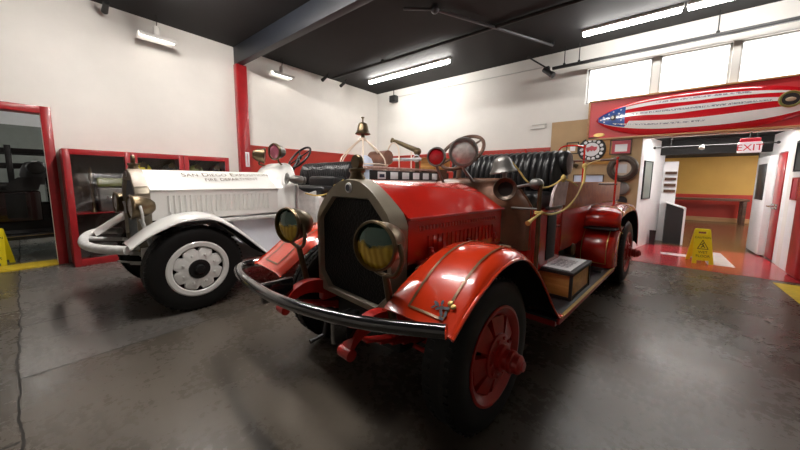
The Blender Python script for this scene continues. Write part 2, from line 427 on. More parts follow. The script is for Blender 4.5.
# doorway frame and threshold on the left
d = MB()
d.box(XL-.22, XL+.05, .3, .42, 0, 2.66, .006).box(XL-.22, XL+.05, -1.42, -1.3, 0, 2.66, .006).box(XL-.22, XL+.05, -1.3, .3, 2.545, 2.66, .006)
struct(d.build('door_1', M['red_trim'], origin=(XL, -.5, 0)))
struct(MB().box(-8.25, XL-.02, -1.3, .3, 0, .025).box(-8.05, XL+.06, -1.3, .3, 0, .02).build('trim_threshold', M['yellowpaint'], origin=(XL, -.5, 0)))
# the dark bay beyond it
struct(MB().box(-13.2, -13, -6, 7, 0, 2.86).build('wall_bay_back', M['greywall'], origin=(0, 0, 0)))
struct(MB().box(-13.2, XL-.2, 6.8, 7, 0, 3.3).build('wall_bay_right', M['greywall'], origin=(0, 0, 0)))
struct(MB().box(-13.2, XL-.2, -6.2, -6, 0, 3.3).build('wall_bay_left', M['greywall'], origin=(0, 0, 0)))
struct(MB().box(-13.2, -12.98, -6, 7, 2.86, 3.3).build('trim_bay_band', M['hallwhite'], origin=(0, 0, 0)))
struct(MB().box(-13.2, -8.05, -6.2, 7, 3.3, 3.45).build('ceiling_bay', M['fixture'], origin=(0, 0, 0)))
# hall
struct(MB().prism([(-.13, 8.45), (.33, 10.35), (-.3, 10.35), (-.3, 8.45)], lambda a, b: (a, b, 0), (0, 0, 2.5)).build('wall_hall_left', M['hallwhite'], origin=(0, 0, 0)))
w = MB().box(1.98, 2.2, 7.98, 8.45, 0, 2.43).box(2.0, 2.2, 8.65, 8.95, 0, 2.5).box(2.0, 2.2, 8.95, 9.4, 2.1, 2.5).box(2.0, 2.2, 9.4, 10.9, 0, 2.5)
struct(w.build('wall_hall_right', M['hallwhite'], origin=(0, 0, 0)))
struct(MB().box(-1.6, 4.2, 17.0, 17.2, 1.05, 3.0).build('wall_hall_back', M['yellowwall'], origin=(0, 0, 0)))
struct(MB().box(-1.6, 4.2, 16.97, 17.2, .16, 1.05).build('trim_hall_wainscot', M['red_wain'], origin=(0, 0, 0)))
struct(MB().box(-1.6, 4.2, 16.94, 17.2, 0, .16).build('baseboard_hall', M['framewood'], origin=(0, 0, 0)))
struct(MB().box(-1.6, -1.4, 10, 17, 0, 3).box(-1.6, -.3, 9.9, 10.0, 0, 3).build('wall_hall_far_left', M['hallwhite'], origin=(0, 0, 0)))
struct(MB().box(4.0, 4.2, 10.9, 17, 0, 3).box(2.0, 4.2, 10.8, 10.9, 0, 3).build('wall_hall_far_right', M['hallwhite'], origin=(0, 0, 0)))
struct(MB().box(-1.6, 4.2, YB+.2, 17.2, 2.5, 2.65).build('ceiling_hall', M['ceil'], origin=(0, 0, 0)))
struct(MB().box(-.12, 2.0, 9.9, 10.05, 2.16, 2.5).build('trim_hall_header', M['ceil'], origin=(0, 0, 0)))
# painted strip on the floor at the right
struct(MB().box(1.62, 2.4, 3.0, 7.06, 0, .006).build('trim_floor_stripe', M['yellowpaint'], origin=(0, 0, 0)))
# ---- red column at the right end of the wall
struct(MB().box(1.92, 2.5, 7.45, 7.94, 0, 3.2, .06, 4).build('trim_red_pillar', M['red_trim'], origin=(2.2, 7.7, 0)))
# red door leaf in the hall's right wall
o = struct(MB().box(1.985, 2.03, 8.97, 9.38, .03, 2.08, .004).build('door_2', M['red_trim'], origin=(2.0, 9.2, 0)))
h = MB().tube([(-.02, -.12, 1.05), (-.09, -.12, 1.05), (-.09, .12, 1.05), (-.02, .12, 1.05)], .014, 8).box(-.03, -.01, -.17, .17, 1.0, 1.1, .004)
h.build('door_handle', M['chrome'], o)
o = struct(MB().box(1.90, 1.995, 9.46, 10.35, .03, 2.06, .004).build('door_3', M['hallwhite'], origin=(1.95, 9.9, 0)))
MB().box(-.06, -.04, -.28, .28, 1.15, 1.9, .003).build('door_window', M['dark_metal'], o)

# ------------------------------------------------------------------ lights
def strip(label, x0, x1, y, z=4.45, m='tube', grp=None, rz=0., name='fluorescent_light'):
    L = (x1-x0)/2
    t = thing(name, label, 'ceiling light', ((x0+x1)/2, y, z), rz, grp)
    MB().box(-L, L, -.05, .05, .04, .10, .008).build('housing', M['fixture'], t)
    MB().box(-L+.02, L-.02, -.045, .045, -.03, .038, .02, 3).build('tube', M[m], t)
    for s in (-.7, .7): MB().cyl((s*L, 0, .1), (s*L, 0, (ZC if z > 3.1 else 3.3)-z), .008, n=8).build('hanger', M['black'], t)
    return t
strip('long fluorescent strip light in front of the corner of the back wall', -6.95, -4.1, 7.1, 4.5)
strip('fluorescent strip light above the left end of the high windows', -1.27, .27, 7.55, 4.5, 'tube_win')
strip('fluorescent strip light above the right half of the high windows', .31, 1.9, 7.55, 4.5, 'tube_win')
for i, (x, y) in enumerate(((-5.2, 1.6), (-1.9, 1.6))):  # added lamps out of view, to brighten the room from the front
    strip('added strip light, out of view under the black ceiling above the camera', x-1.2, x+1.2, y, m='tube_fill', grp='added strip lights outside the picture')
# two shaded lamps along the left wall
def wall_lamp(label, y):
    t = thing('shaded_strip_lamp', label, 'lamp', (-7.55, y, 4.16), 0)
    MB().lathe([(.05, .06), (.06, .08), (.06, .2), (.045, .23), (.015, .24)], (0, 0, 0), (0, 0, 1), 16).build('lamp_holder', M['fixture'], t)
    MB().tube([(0, 0, .23), (.01, .01, .34), (0, 0, ZC-4.16)], .008, 6, 4).build('cord', M['black'], t)
    prof = [(-.13, -.03), (-.10, .03), (-.04, .065), (.04, .065), (.10, .03), (.13, -.03)]
    MB().grid([[(a, yy, b) for a, b in prof] for yy in (-.29, .29)], .006).build('lamp_shade', M['fixture'], t)
    MB().cyl((0, -.27, .01), (0, .27, .01), .024, n=12).build('tube', M['tube3'], t)
    return t
wall_lamp('shaded white strip lamp hanging by the left wall above the cabinets', 1.9)
wall_lamp('shaded white strip lamp hanging by the left wall right of the red column', 4.5)
# lamps added out of view to brighten the hall; bay lamps after them
for nm, x, y, z, L in (('added hall strip lamp, hidden round the corner to the right', 3.3, 12.4, 2.44, .5), ('added hall strip lamp nearest the ochre wall, hidden round the right corner', 3.5, 15.0, 2.44, .42), ('added hall strip lamp, hidden round the corner to the left', -.85, 13.5, 2.44, .4), ('added strip lamp hidden behind the panel above the hall opening', .95, 8.80, 2.475, .75)):
    t = thing('hall_fill_light', nm, 'ceiling light', (x, y, z), 0)
    MB().box(-L, L, -.06, .06, .008, .026 if y < 9 else .06, .005).build('housing', M['fixture'], t)
    MB().box(-L+.02, L-.02, -.05, .05, -.005, .012).build('tube', M['tube_fill' if y > 9 else 'tube'], t)
t = thing('bay_ceiling_light', 'oblong ceiling light in the dark bay beyond the red doorway', 'ceiling light', (-10.2, -.05, 3.22), PI/2)
MB().box(-.4, .4, -.12, .12, .0, .07, .05, 3).build('housing', M['greymetal'], t)
MB().box(-.34, .34, -.08, .08, -.012, .004, .005).build('tube', M['tube2'], t)
for k_, (x, y) in enumerate(((-9.6, -3.6), (-9.6, 3.4), (-12, 3.4))): strip(('added strip light in the dark bay, hidden left of the doorway', 'added strip light in the dark bay, hidden right of the doorway', 'added strip light hidden at the back of the dark bay')[k_], x-.7, x+.7, y, 3.0)  # strips added out of sight to brighten the bay

# ------------------------------------------------------------------ fire trucks
HOODP = [(0, 1), (.10, .985), (.20, .945), (.30, .875), (.45, .735), (.60, .555), (.75, .355), (.90, .14), (1, 0)]
COWLP = [(0, 1), (.35, 1.0), (.52, .985), (.66, .90), (.78, .72), (.90, .38), (1, 0)]
SHELLP = [(0, 1), (.15, .985), (.30, .925), (.45, .81), (.60, .635), (.75, .41), (.90, .14), (1, 0)]
def hood_z(k, T=None):
    k = min(1, abs(k)); T = T or HOODP
    for (a, b), (c, d) in zip(T, T[1:]):
        if a <= k <= c: return b+(d-b)*(k-a)/(c-a)
    return 0
def hood_sec(hx, zs, zt, zb, y, n=12, mixk=0.):
    """closed cross-section of a hood: vertical sides, sloping flanks, rounded ridge"""
    pts = [(-hx, y, zb), (-hx, y, zs)]
    for i in range(1, n):
        k = -1+2*i/n
        pts.append((hx*k, y, zs+(zt-zs)*(hood_z(k)*(1-mixk)+hood_z(k, COWLP)*mixk)))
    pts += [(hx, y, zs), (hx, y, zb)]
    return pts

def wheel(root, x, y, side, S, R=.46, w=.17, dual=False):
    """side=+1: outer face towards +x; x = outer face of the rim flange"""
    ax = V((side, 0, 0)); org = V((x, y, R))
    t = MB()
    prof = [(.30, -.005), (.345, .004), (.39, .004), (.425, -.006), (.447, -.024), (.456, -.045), (.458, -.06)]
    for k in range(3):
        a = -.06-.05*k*(w-.05)/.12
        prof += [(.46, a), (.46, a-.028), (.452, a-.031), (.452, a-.036)] if k < 2 else [(.46, a), (.46, a-.02)]
    prof += [(.456, -w+.03), (.447, -w+.015), (.42, -w), (.345, -w-.005), (.30, -w)]
    prof = [(r0 if r0 < .31 else .30+(r0-.30)*(R-.30)/.16, h0) for r0, h0 in prof]
    wh = None
    d = MB()
    if S['wheel'] == 'disc':
        # flat ring, scalloped plate with eight lobes
        d.lathe([(.255, -.035), (.25, -.01), (.262, .004), (.300, .006), (.316, -.004), (.316, -.05)], org, ax, 48, caps=False)
        n = 160; dd, u, ww = frame_of(ax)
        rr = lambda i: .243-.040*max(0, math.cos(8*2*PI*i/n))**3
        ring = lambda h, k: [org+dd*h+(u*math.cos(2*PI*i/n)+ww*math.sin(2*PI*i/n))*(rr(i)*k) for i in range(n)]
        d.rings([ring(-.05, 1), ring(-.02, 1), ring(-.012, .96), [org+dd*.004+(u*math.cos(2*PI*i/n)+ww*math.sin(2*PI*i/n))*.12 for i in range(n)]], caps=True)
        for k in range(8):
            a = 2*PI*(k+.5)/8
            c = org+(u*math.cos(a)+ww*math.sin(a))*.165
            d.cyl(c, c+ax*.012, .014, .010, 8)
    else:
        d.lathe([(.235, -.06), (.24, -.025), (.262, -.008), (.285, .004), (.300, .002), (.302, -.05)], org, ax, 48, caps=False)
        dd, u, ww = frame_of(ax)
        for k in range(7):
            a0 = 2*PI*(k+.1)/7
            def pt(rad, a, h): return org+dd*h+(u*math.cos(a)+ww*math.sin(a))*rad
            front = [pt(.07, a0-.44, .012), pt(.245, a0-.345, -.022), pt(.245, a0+.345, -.022), pt(.07, a0+.44, .012)]
            back = [q-dd*.05 for q in front]
            d.rings([back, front])
        d.lathe([(.135, -.04), (.135, .008), (.12, .018), (.06, .022)], org, ax, 32)
        for k in range(10):
            a = 2*PI*k/10
            c = org+(u*math.cos(a)+ww*math.sin(a))*.112
            d.cyl(c, c+ax*.028, .012, .010, 6)
    wh = d.build('wheel', M[S['rim']], root)
    t.lathe(prof, org, ax, 64, caps=False)
    dd, u, ww = frame_of(ax)
    for k in range(60):           # shoulder lugs
        a = 2*PI*k/60
        m_ = Matrix.Translation(org) @ Matrix.Rotation(a, 4, 'X') @ Matrix.Translation((-side*.046, 0, R-.008))
        t.box(-.016, .016, -.008, .008, -.01, .01, mtx=m_)
        m_ = Matrix.Translation(org) @ Matrix.Rotation(a, 4, 'X') @ Matrix.Translation((-side*(w-.03), 0, R-.008))
        t.box(-.016, .016, -.008, .008, -.01, .01, mtx=m_)
    t.build('tyre', M['tyre'], wh)
    MB().lathe([(.30, -.14), (.25, -.13), (.1, -.12), (.1, -.10), (.245, -.10), (.30, -.10)], org, ax, 32).build('brake_drum', M['deepblack'], wh)
    if S['wheel'] == 'disc':
        MB().lathe([(.108, -.02), (.108, .010), (.09, .016), (.055, .012), (.05, .03), (.042, .045), (.01, .048)], org, ax, 28).build('hub_cap', M['dark_metal'], wh)
    else:
        h = MB().lathe([(.082, .0), (.078, .045), (.062, .052), (.060, .075), (.066, .08), (.066, .10), (.056, .106), (.054, .135), (.044, .145), (.03, .15), (.028, .16), (.004, .162)], org, ax, 24)
        h.build('hub_cap', M[S['hub']], wh)
    if dual:
        o2 = org-ax*.20
        MB().lathe([(a, b) for a, b in prof], o2, ax, 48, caps=False).build('inner_tyre', M['tyre'], wh)
    return wh

FPROF = [(-.585, .828), (-.565, .84), (-.525, .872), (-.45, .935), (-.34, 1.01), (-.2, 1.075), (-.05, 1.105), (.1, 1.10), (.24, 1.045), (.38, .945), (.52, .82), (.66, .68), (.79, .555), (.90, .465), (1.0, .43)]
def fender(root, side, S, mk):
    C_ = catmull([V((0, y*(1.2 if side < 0 and y < 0 else 1), z-(.03 if side < 0 and y < -.4 else 0))) for y, z in FPROF], 3)
    rows = []
    for q in C_:
        y, z = q.y, q.z
        sec = []
        for x, dz in ((.50, -.055), (.53, -.02), (.575, .0), (.66, .012), (.75, .014), (.83, .010), (.885, .002), (.925, -.014), (.945, -.030), (.952, -.048)):
            k = 1 if z > .5 else max(0, (z-.42)/.08)
            if y < -.3: k = max(.3, 1-(-.3-y)*3)
            sec.append((side*(x+(.04 if side < 0 else 0)*(x-.5)/.45), y, z+dz*max(k, .25)))
        rows.append(sec)
    b = MB().grid(rows, .008)
    # rolled outer bead
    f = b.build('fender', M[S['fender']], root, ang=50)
    MB().tube([r[-1] for r in rows], .009, 8).build('fender_bead', M[S['fender']], f)
    # dark inside
    rows2 = [[(x, y*.97, .45+(z-.45)*.97) for x, y, z in r[1:-1]] for r in rows[2:-2]]
    MB().grid(rows2, .003).build('fender_lining', M['deepblack'], f)
    if S['stripes']:
        def surf(x, i): 
            q = C_[i]; r = rows[i]
            for a, b_ in zip(r, r[1:]):
                xa, xb = abs(a[0]), abs(b_[0])
                if xa <= x <= xb:
                    t_ = (x-xa)/(xb-xa); return V((side*x, q.y, a[2]+(b_[2]-a[2])*t_+.0065))
            return V((side*x, q.y, r[0][2]+.0065))
        i0, i1 = 5, 26
        path = [surf(.655, i) for i in range(i1, i0-1, -1)]
        path += [surf(.655+(.865-.655)*k/8, i0) for k in range(1, 8)]
        path += [surf(.865, i) for i in range(i0, i1+1)]
        def ribbon(path, wd):
            g_ = MB(); rws = []
            for j, q in enumerate(path):
                a = path[max(j-1, 0)]; c = path[min(j+1, len(path)-1)]
                d_ = (c-a).normalized(); n_ = V((0, -.45, 1)).normalized(); s_ = d_.cross(n_).normalized()*wd
                rws.append([q-s_, q+s_])
            return g_.grid(rws)
        ribbon(path, .0075).build('pinstripe', M['gold_stripe'], f)
        if mk:
            sc = MB()
            rnd = random.Random(3)
            c0 = surf(.835, 7)
            n_ = V((0, -.62, .78)).normalized(); ux = V((1, 0, 0)); uy = n_.cross(ux)*-1
            def leaf(cx_, cy_, ang, L, W_):
                pts = []
                for k in range(10):
                    t_ = 2*PI*k/10
                    a_, b_ = L*math.cos(t_), W_*math.sin(t_)
                    xx = .72*(cx_+a_*math.cos(ang)-b_*math.sin(ang)); yy = .72*(cy_+a_*math.sin(ang)+b_*math.cos(ang))
                    pts.append(c0+ux*xx+uy*yy+n_*.004)
                sc.face(pts)
            for cx_, cy_, an, L, W_ in ((-.05, -.015, .5, .03, .012), (-.02, .012, -.7, .026, .011), (.015, .035, .9, .028, .012), (.035, .07, .3, .022, .010), (.03, -.005, -.2, .026, .012), (-.015, -.035, 1.4, .02, .010), (.05, .035, 1.2, .024, .010), (-.06, .012, 2.2, .02, .008), (.0, .0, .2, .018, .016)):
                leaf(cx_, cy_, an, L, W_)
            sc.build('scroll_ornament', M['scroll'], f, weld=False)
            ro = MB()
            for cx_, cy_ in ((.035, -.045), (.065, -.03)):
                ro.lathe([(.014, .002), (.011, .006), (.004, .008), (.001, .008)], c0+ux*cx_*.8+uy*cy_*.8, n_, 14)
            ro.build('rosette', M['gold'], f)
    return f
M['gold_stripe'] = mat('dark_gold_pinstripe', (.20, .085, .025), .35, .3, .3, 30)
M['scroll'] = mat('blue_grey_scrollwork', (.07, .065, .075), .4, .2, .4, 40)

def headlight(root, x, S):
    c = V((x, S['lampy'] if x > 0 else S['lampy2'], S['lampz'])); ax = V((S['lampface'], -1, 0)).normalized()
    h = MB().lathe([(.01, -.175), (.05, -.168), (.088, -.13), (.112, -.07), (.122, -.02), (.124, .03), (.112, .03)], c, ax, 36)
    hl = h.build('headlight', M[S['lamp']], root)
    MB().lathe([(.122, .02), (.130, .022), (.135, .035), (.130, .050), (.121, .052), (.119, .04), (.119, .02)], c, ax, 36, caps=False).build('lamp_rim', M[S['lamprim']], hl)
    MB().lathe([(.120, .030), (.09, .046), (.05, .054), (.002, .057)], c, ax, 32, caps=False).build('lens', M[S['lens']], hl)
    b = MB()
    b.tube([c+V((.13, .02, .02)), c+V((.145, .03, -.06)), c+V((.09, .04, -.15)), c+V((0, .05, -.175)), c+V((-.09, .04, -.15)), c+V((-.145, .03, -.06)), c+V((-.13, .02, .02))], .013, 8, 5)
    b.cyl(c+V((0, .05, -.17)), c+V((-.0, .12, -.50)), .02, .024, 12)
    b.build('lamp_bracket', M[S['bracket']], hl)
    return hl

def round_lamp(root, name, c, r, depth, face, body, lens, S, stand=None, rim=None):
    """lamp on a bracket; face = direction the lens looks"""
    c = V(c); a = V(face).normalized()
    o = MB().lathe([(.02, -depth), (r*.55, -depth*.95), (r*.85, -depth*.6), (r*.97, -.02), (r, 0), (r*.88, 0)], c, a, 32).build(name, M[body], root)
    MB().lathe([(r*.96, -.012), (r*1.10, -.01), (r*1.12, .008), (r*1.05, .022), (r*.92, .022), (r*.9, -.01)], c, a, 36, caps=False).build('lamp_rim', M[rim or body], o)
    MB().lathe([(r*.93, .006), (r*.7, .016), (r*.35, .022), (.002, .024)], c, a, 28, caps=False).build('lens', M[lens], o)
    if stand:
        MB().tube([c-a*depth*.4-V((0, 0, r*.9)), c-a*depth*.4-V((0, 0, r*1.3)), V(stand)], .014, 8, 3).build('lamp_stand', M[rim or body], o)
    return o

def build_truck(S, name, label, loc, rz):
    root = thing(name, label, 'fire truck', loc, rz)
    D = S['D']; zs, zt, zb = S['zs'], S['zt'], S['zb']; WB = 3.94+D; HE = .85+S['dh']
    # wheels
    for y, x in ((0, .88), (WB, .95)):
        for sd in (1, -1): wheel(root, sd*x, y, sd, S, S['R'], S['tw'], dual=(y > 1))
    # chassis rails, axles
    for sd in (1, -1):
        MB().box(sd*.40-.035, sd*.40+.035, -.42, WB+.9, .56, .72, .01).build('chassis_rail', M[S['chassis']], root)
        # curved front horn of the frame with the leaf spring under it
        h = MB()
        pts = [(sd*.385, -.38, .66), (sd*.385, -.50, .70), (sd*.385, -.60, .70), (sd*.385, -.69, .655), (sd*.385, -.74, .58)]
        c_ = catmull(pts, 5); rws = []
        for k, q in enumerate(c_):
            hh = .055-.03*k/len(c_)
            rws.append([q+V((-.035, 0, -hh)), q+V((.035, 0, -hh)), q+V((.035, 0, hh)), q+V((-.035, 0, hh))])
        h.rings(rws).cyl((sd*.34, -.735, .58), (sd*.43, -.735, .58), .032, n=18)
        if S['bumper'] == 'bow': h.build('frame_horn', M[S['chassis']], root)
        sp = MB()
        for k in range(5):
            L = .62-.10*k
            sp.rings([[(sd*.385+a*.03, t_*L, .50-.017*k+.10*(t_*t_)*(L/.6)**2+b_) for a, b_ in ((-1, -.007), (1, -.007), (1, .007), (-1, .007))] for t_ in (-1, -.75, -.5, -.25, 0, .25, .5, .75, 1)])
        sp.build('leaf_spring', M[S['chassis']], root)
    MB().tube([(-.70, 0, .45), (-.55, 0, .42), (-.35, 0, .36), (.35, 0, .36), (.55, 0, .42), (.70, 0, .45)], .038, 10, 3).tube([(-.6, -.16, .38), (.6, -.16, .38)], .016, 8).build('front_axle', M[S['chassis']], root)
    MB().cyl((-.75, WB, .46), (.75, WB, .46), .06, n=14).sphere((0, WB, .46), .17).build('rear_axle', M[S['chassis']], root)
    MB().box(-.36, .36, -.30, 2.6, .36, .62, .03).build('engine_pan', M['deepblack'], root)
    MB().box(-.56, .56, HE+.2, WB+.7, .5, .74, .02).build('underbody', M['deepblack'], root)
    # bumper
    if S['bumper'] == 'bow':
        P = [(-1.06, -.56, .765), (-1.10, -.70, .765), (-1.03, -.81, .765), (-.8, -.875, .77), (-.45, -.91, .785), (-.1, -.91, .795), (.25, -.865, .812), (.6, -.775, .835), (.95, -.625, .868)]
        P = catmull(P, 5)
        bm_ = MB().tube(P, .033, 14).build('bumper', M['bumper'], root)
        MB().tube(P[:5], .0342, 14).build('bumper_end', M['chrome'], bm_)
        for sd in (1, -1): MB().box(sd*.385-.02, sd*.385+.02, -.88 if sd < 0 else -.82, -.66, .66, .80, .006).build('bumper_bracket', M['bumper'], bm_)
    else:
        P = catmull([(-.80, -.44, .78), (-.95, -.52, .78), (-.96, -.63, .78), (-.83, -.72, .78), (-.55, -.79, .78), (-.2, -.83, .78), (.17, -.83, .78), (.5, -.75, .78), (.78, -.58, .78)], 5)
        bm_ = MB().tube(P, .045, 14).build('bumper', M['whiteold'], root)
        MB().tube([(-.40, -.81, .78), (-.40, -.45, .72), (.4, -.45, .72), (.4, -.78, .78)], .025, 10).build('bumper_bracket', M['whiteold'], bm_)
    # fenders
    for sd in (1, -1): fender(root, sd, S, sd > 0)
    # radiator
    hx = .42
    def shell_poly(k, z0):
        pts = [(-.36, z0), (-.41, z0+.07), (-.42, zs-.04)]
        for i in range(1, 20):
            k_ = -1+2*i/20
            pts.append((.42*k_, zs+(zt-zs)*hood_z(k_, SHELLP if k < 1 else None)))
        pts += [(.42, zs-.04), (.41, z0+.07), (.36, z0)]
        cz = (zs+z0)/2
        return [(x*k, cz+(z-cz)*k) for x, z in pts]
    zc = zs-.05          # height at which the core's shoulders start
    ct = zt-.125
    def core_poly(g):
        z0 = .70-g
        return [(-.27-g, z0), (-.375-g, z0+.10), (-.375-g, zc+g*.4), (-.20-g*.6, ct+g), (.20+g*.6, ct+g), (.375+g, zc+g*.4), (.375+g, z0+.10), (.27+g, z0)]
    sh = MB()
    front = shell_poly(.985, .66); back = shell_poly(1.0, .66)
    n_ = len(front)
    # front face as a ring between outer outline and the core opening, resampled by angle
    def resample(poly, N, cz):
        out = []
        for i in range(N):
            a = 2*PI*i/N-PI/2; dx, dz = math.cos(a), math.sin(a)
            best = None
            for (x0, z0), (x1, z1) in zip(poly, poly[1:]+poly[:1]):
                ex, ez = x1-x0, z1-z0
                det = dx*-ez+dz*ex
                if abs(det) < 1e-9: continue
                t_ = (x0*-ez+(z0-cz)*ex)/det; u_ = (dx*(z0-cz)-dz*x0)/det
                if t_ > 0 and -1e-6 <= u_ <= 1+1e-6 and (best is None or t_ < best): best = t_
            out.append((dx*best, cz+dz*best))
        return out
    N = 96; cz = 1.05
    rf, rb, ro = resample(front, N, cz), resample(back, N, cz), resample(core_poly(.0), N, cz)
    ri = resample(core_poly(-.012), N, cz)
    sh.rings([[(x, -.30, z) for x, z in rb], [(x, -.405, z) for x, z in rb], [(x, -.43, z) for x, z in rf], [(x, -.43, z) for x, z in ro], [(x, -.395, z) for x, z in ri]], caps=False)
    shell = sh.build('radiator_shell', M[S['shell']], root, ang=28)
    MB().rings([[(x, -.40, z) for x, z in resample(core_poly(.002), N, cz)], [(x, -.33, z) for x, z in resample(core_poly(.002), N, cz)]]).build('radiator_core', M[S['core']], shell)
    # thin bead where front and band meet
    MB().lathe([(.055, 0), (.055, .015), (.045, .03), (.045, .05), (.055, .055), (.055, .075), (.03, .08)], (0, -.36, zt-.01), (0, 0, 1), 24).build('radiator_cap', M[S['lamprim']], shell)
    cp = MB().lathe([(.045, -.018), (.05, -.01), (.05, .01), (.045, .018)], (0, -.36, zt+.11), (0, 1, 0), 24).box(-.012, .012, -.372, -.348, zt+.05, zt+.08)
    cp.build('motor_gauge', M['brass'], shell)
    bd = MB().lathe([(.034, -.002), (.034, .004), (.027, .007), (.001, .007)], (0, -.432, zt-.062), (0, -1, 0), 24).build('badge', M['paper'], shell)
    MB().lathe([(.024, .006), (.022, .010), (.001, .010)], (0, -.432, zt-.062), (0, -1, 0), 20).build('badge_centre', M['blueink'], bd)
    if S['shelltop']:
        MB().grid([[(x*1.008, y, z+.004) for x, z in shell_poly(k_, .66) if z > zs-.001] for y, k_ in ((-.425, .985), (-.405, 1.), (-.31, 1.))], .004).build('shell_top', M[S['shelltop']], shell, ang=60)
    for sd in (1, -1): headlight(root, sd*.49, S)
    # hood
    ys = [-.30, -.1, .15, .4, HE-.2, HE]
    kx = lambda y: .425+S['tap']*(y+.3)/(HE+.3)
    ztr = lambda y: zt-.005-(S['drop'])*(y+.3)/(HE+.3)
    top = [[q for q in hood_sec(kx(y), zs, ztr(y), zb, y, 18)[1:-1]] for y in ys]
    hd = MB().grid(top, .012).build('hood', M[S['hood']], root, ang=60)
    for sd in (1, -1):
        x = lambda y: sd*(kx(y)-.004)
        sp = MB().grid([[(x(y), y, zb), (x(y), y, zb+.02), (x(y), y, zs-.012)] for y in ys], .012).build('hood_side', M[S['hoodside']], root)
        lv = MB()
        if S['louvres']:
            y = -.14
            while y < HE-.14:
                xx = kx(y)
                lv.rings([[(sd*(xx-.002), y-.012, z), (sd*(xx+.014), y+.004, z), (sd*(xx-.002), y+.018, z)] for z in (zb+.07, zb+.11, zs-.11, zs-.07)])
                y += .055
            lv.build('louvre', M[S['hoodside']], sp)['kind'] = 'stuff'
        else:
            y = -.2
            k = 0
            while y < HE-.1:
                xx = kx(y); lv.sphere((sd*(xx+.001), y, zs-.07), .010, (.5, .8, 1.5), 8, 6); k += 1; y += .034
            o_ = lv.build('rivets', M['redlight'], sp); o_['kind'] = 'stuff'
            lv = MB(); y = -.12
            while y < HE-.14:
                xx = kx(y); lv.box(sd*(xx)-.005, sd*(xx)+.0035, y, y+.008, zb+.05, zs-.125); y += .05
            lv.build('louvre', M[S['hoodside']], sp)['kind'] = 'stuff'
        tr = MB()
        tr.tube([(sd*(kx(y)+.006), y, zs-.004) for y in ys], .009, 8)
        tr.build('hood_hinge', M[S['hinge']], sp)
        tr = MB().box(sd*.425-.012, sd*.44+.012, -.22, HE, zb-.012, zb+.012, .004)
        for yy in (-.12, .32, HE-.13): tr.box(sd*.455-.012, sd*.455+.012, yy-.015, yy+.015, zb+.01, zb+.09, .005).sphere((sd*.468, yy, zb+.05), .018, (.8, 1, 1), 10, 8)
        tr.build('hood_latch', M[S['hinge']], sp)
        # splash apron below the hood, frame cover rail
        MB().grid([[(sd*.43, y, zb-.01), (sd*.44, y, .80), (sd*.50, y, .62), (sd*.58, y, .44)] for y in (.55, 1.2, 2.2, WB-1.05)], .01).build('splash_apron', M[S['apron']], root)
        MB().box(sd*.49-.065, sd*.49+.065, -.20, HE, zb-.075, zb-.03, .012).cyl((sd*.43, -.21, zb-.052), (sd*.56, -.21, zb-.052), .034, n=18).build('frame_cover', M[S['ledge']], root)
    # cowl
    cs = []
    for y, kx_, z1, z0, q_ in ((HE-.02, .420+S['tap'], zt-S['drop']-.004, zb, 0), (HE+.025, .44+S['tap'], zt-S['drop']+.0, zb-.03, .25), (HE+.07, max(.515, .45+S['tap']), zt-.012+S['cowlup']*.3, zb-.06, .6), (HE+.12, .56, zt-.008+S['cowlup']*.7, zb-.08, .85), (HE+.18, .59, zt-.004+S['cowlup']*.95, zb-.1, 1.), (HE+.26, .60, zt+S['cowlup'], zb-.1, 1.)):
        cs.append(hood_sec(kx_, zs, z1+.006, z0, y, 24, q_))
    cw = MB().rings(cs).build('cowl', M[S['cowl']], root, ang=50)
    MB().tube([(x, y, z) for x, y, z in cs[-1]], .012, 8).build('cowl_bead', M[S['cowlbead']], cw)
    MB().box(-.52, .52, HE+.265, HE+.28, .95, zt-.06).build('dashboard', M['dark_metal'], cw)
    # running boards
    for sd in (1, -1):
        rb_ = MB().box(min(sd*.56, sd*.955), max(sd*.56, sd*.955), .86, WB-1.0, .405, .425, .004).build('running_board', M['rubbermat'], root)
        MB().box(min(sd*.935, sd*.962), max(sd*.935, sd*.962), .86, WB-1.0, .385, .428, .006).box(sd*.74-.19, sd*.74+.19, .86, WB-1.0, .36, .404).build('board_edge', M[S['chassis']], rb_)
        MB().box(min(sd*.94, sd*.966), max(sd*.94, sd*.966), .9, WB-1.02, .4275, .432).build('gold_edging', M['gold'], rb_)
    SW = .64+S['sw']
    # body tub under the seat
    y0 = 1.12+D; y1 = 1.83+D
    bt = MB().box(-.60, .60, HE+.28, y0, .62, .95, .02).build('driver_floor', M[S['body']], root)
    for sd in (1, -1):
        MB().rings([[(sd*x_, y, .62), (sd*(x_+.02), y, .95), (sd*(x_+.02), y, zt_), (sd*(x_-.02), y, zt_), (sd*(x_-.03), y, .62)] for y, x_, zt_ in ((HE+.24, .57, zs+.02), (HE+.24+(y0-HE-.24)*.35, .585, zs-.05), (HE+.24+(y0-HE-.24)*.7, .60, zs-.08), (y0+.02, .615, zs-.05))]).build('body_side', M[S['body']], root)
    tb = MB().box(-SW, SW, y0, y1, .66, 1.24, .03, 3).build('seat_box', M[S['body']], root)
    for sd in (1, -1):
        MB().box(sd*(SW+.002)-.008, sd*(SW+.002)+.008, y0+.28, y0+.52, .74, 1.20, .006).build('seat_box_door', M['deepblack'], tb)
        MB().box(sd*(SW+.015)-.02, sd*(SW+.015)+.02, y0+.22, y0+.60, 1.235, 1.262, .005).build('arm_plate', M['dark_metal'], tb)
    # tufted bench
    ns = 19 if S['sw'] == 0 else 25; SW = .64+S['sw']
    def pleat(x): return abs(math.sin(ns*PI*(x+SW-.02)/(2*SW-.04)))**.55
    rows = []
    NX = 150
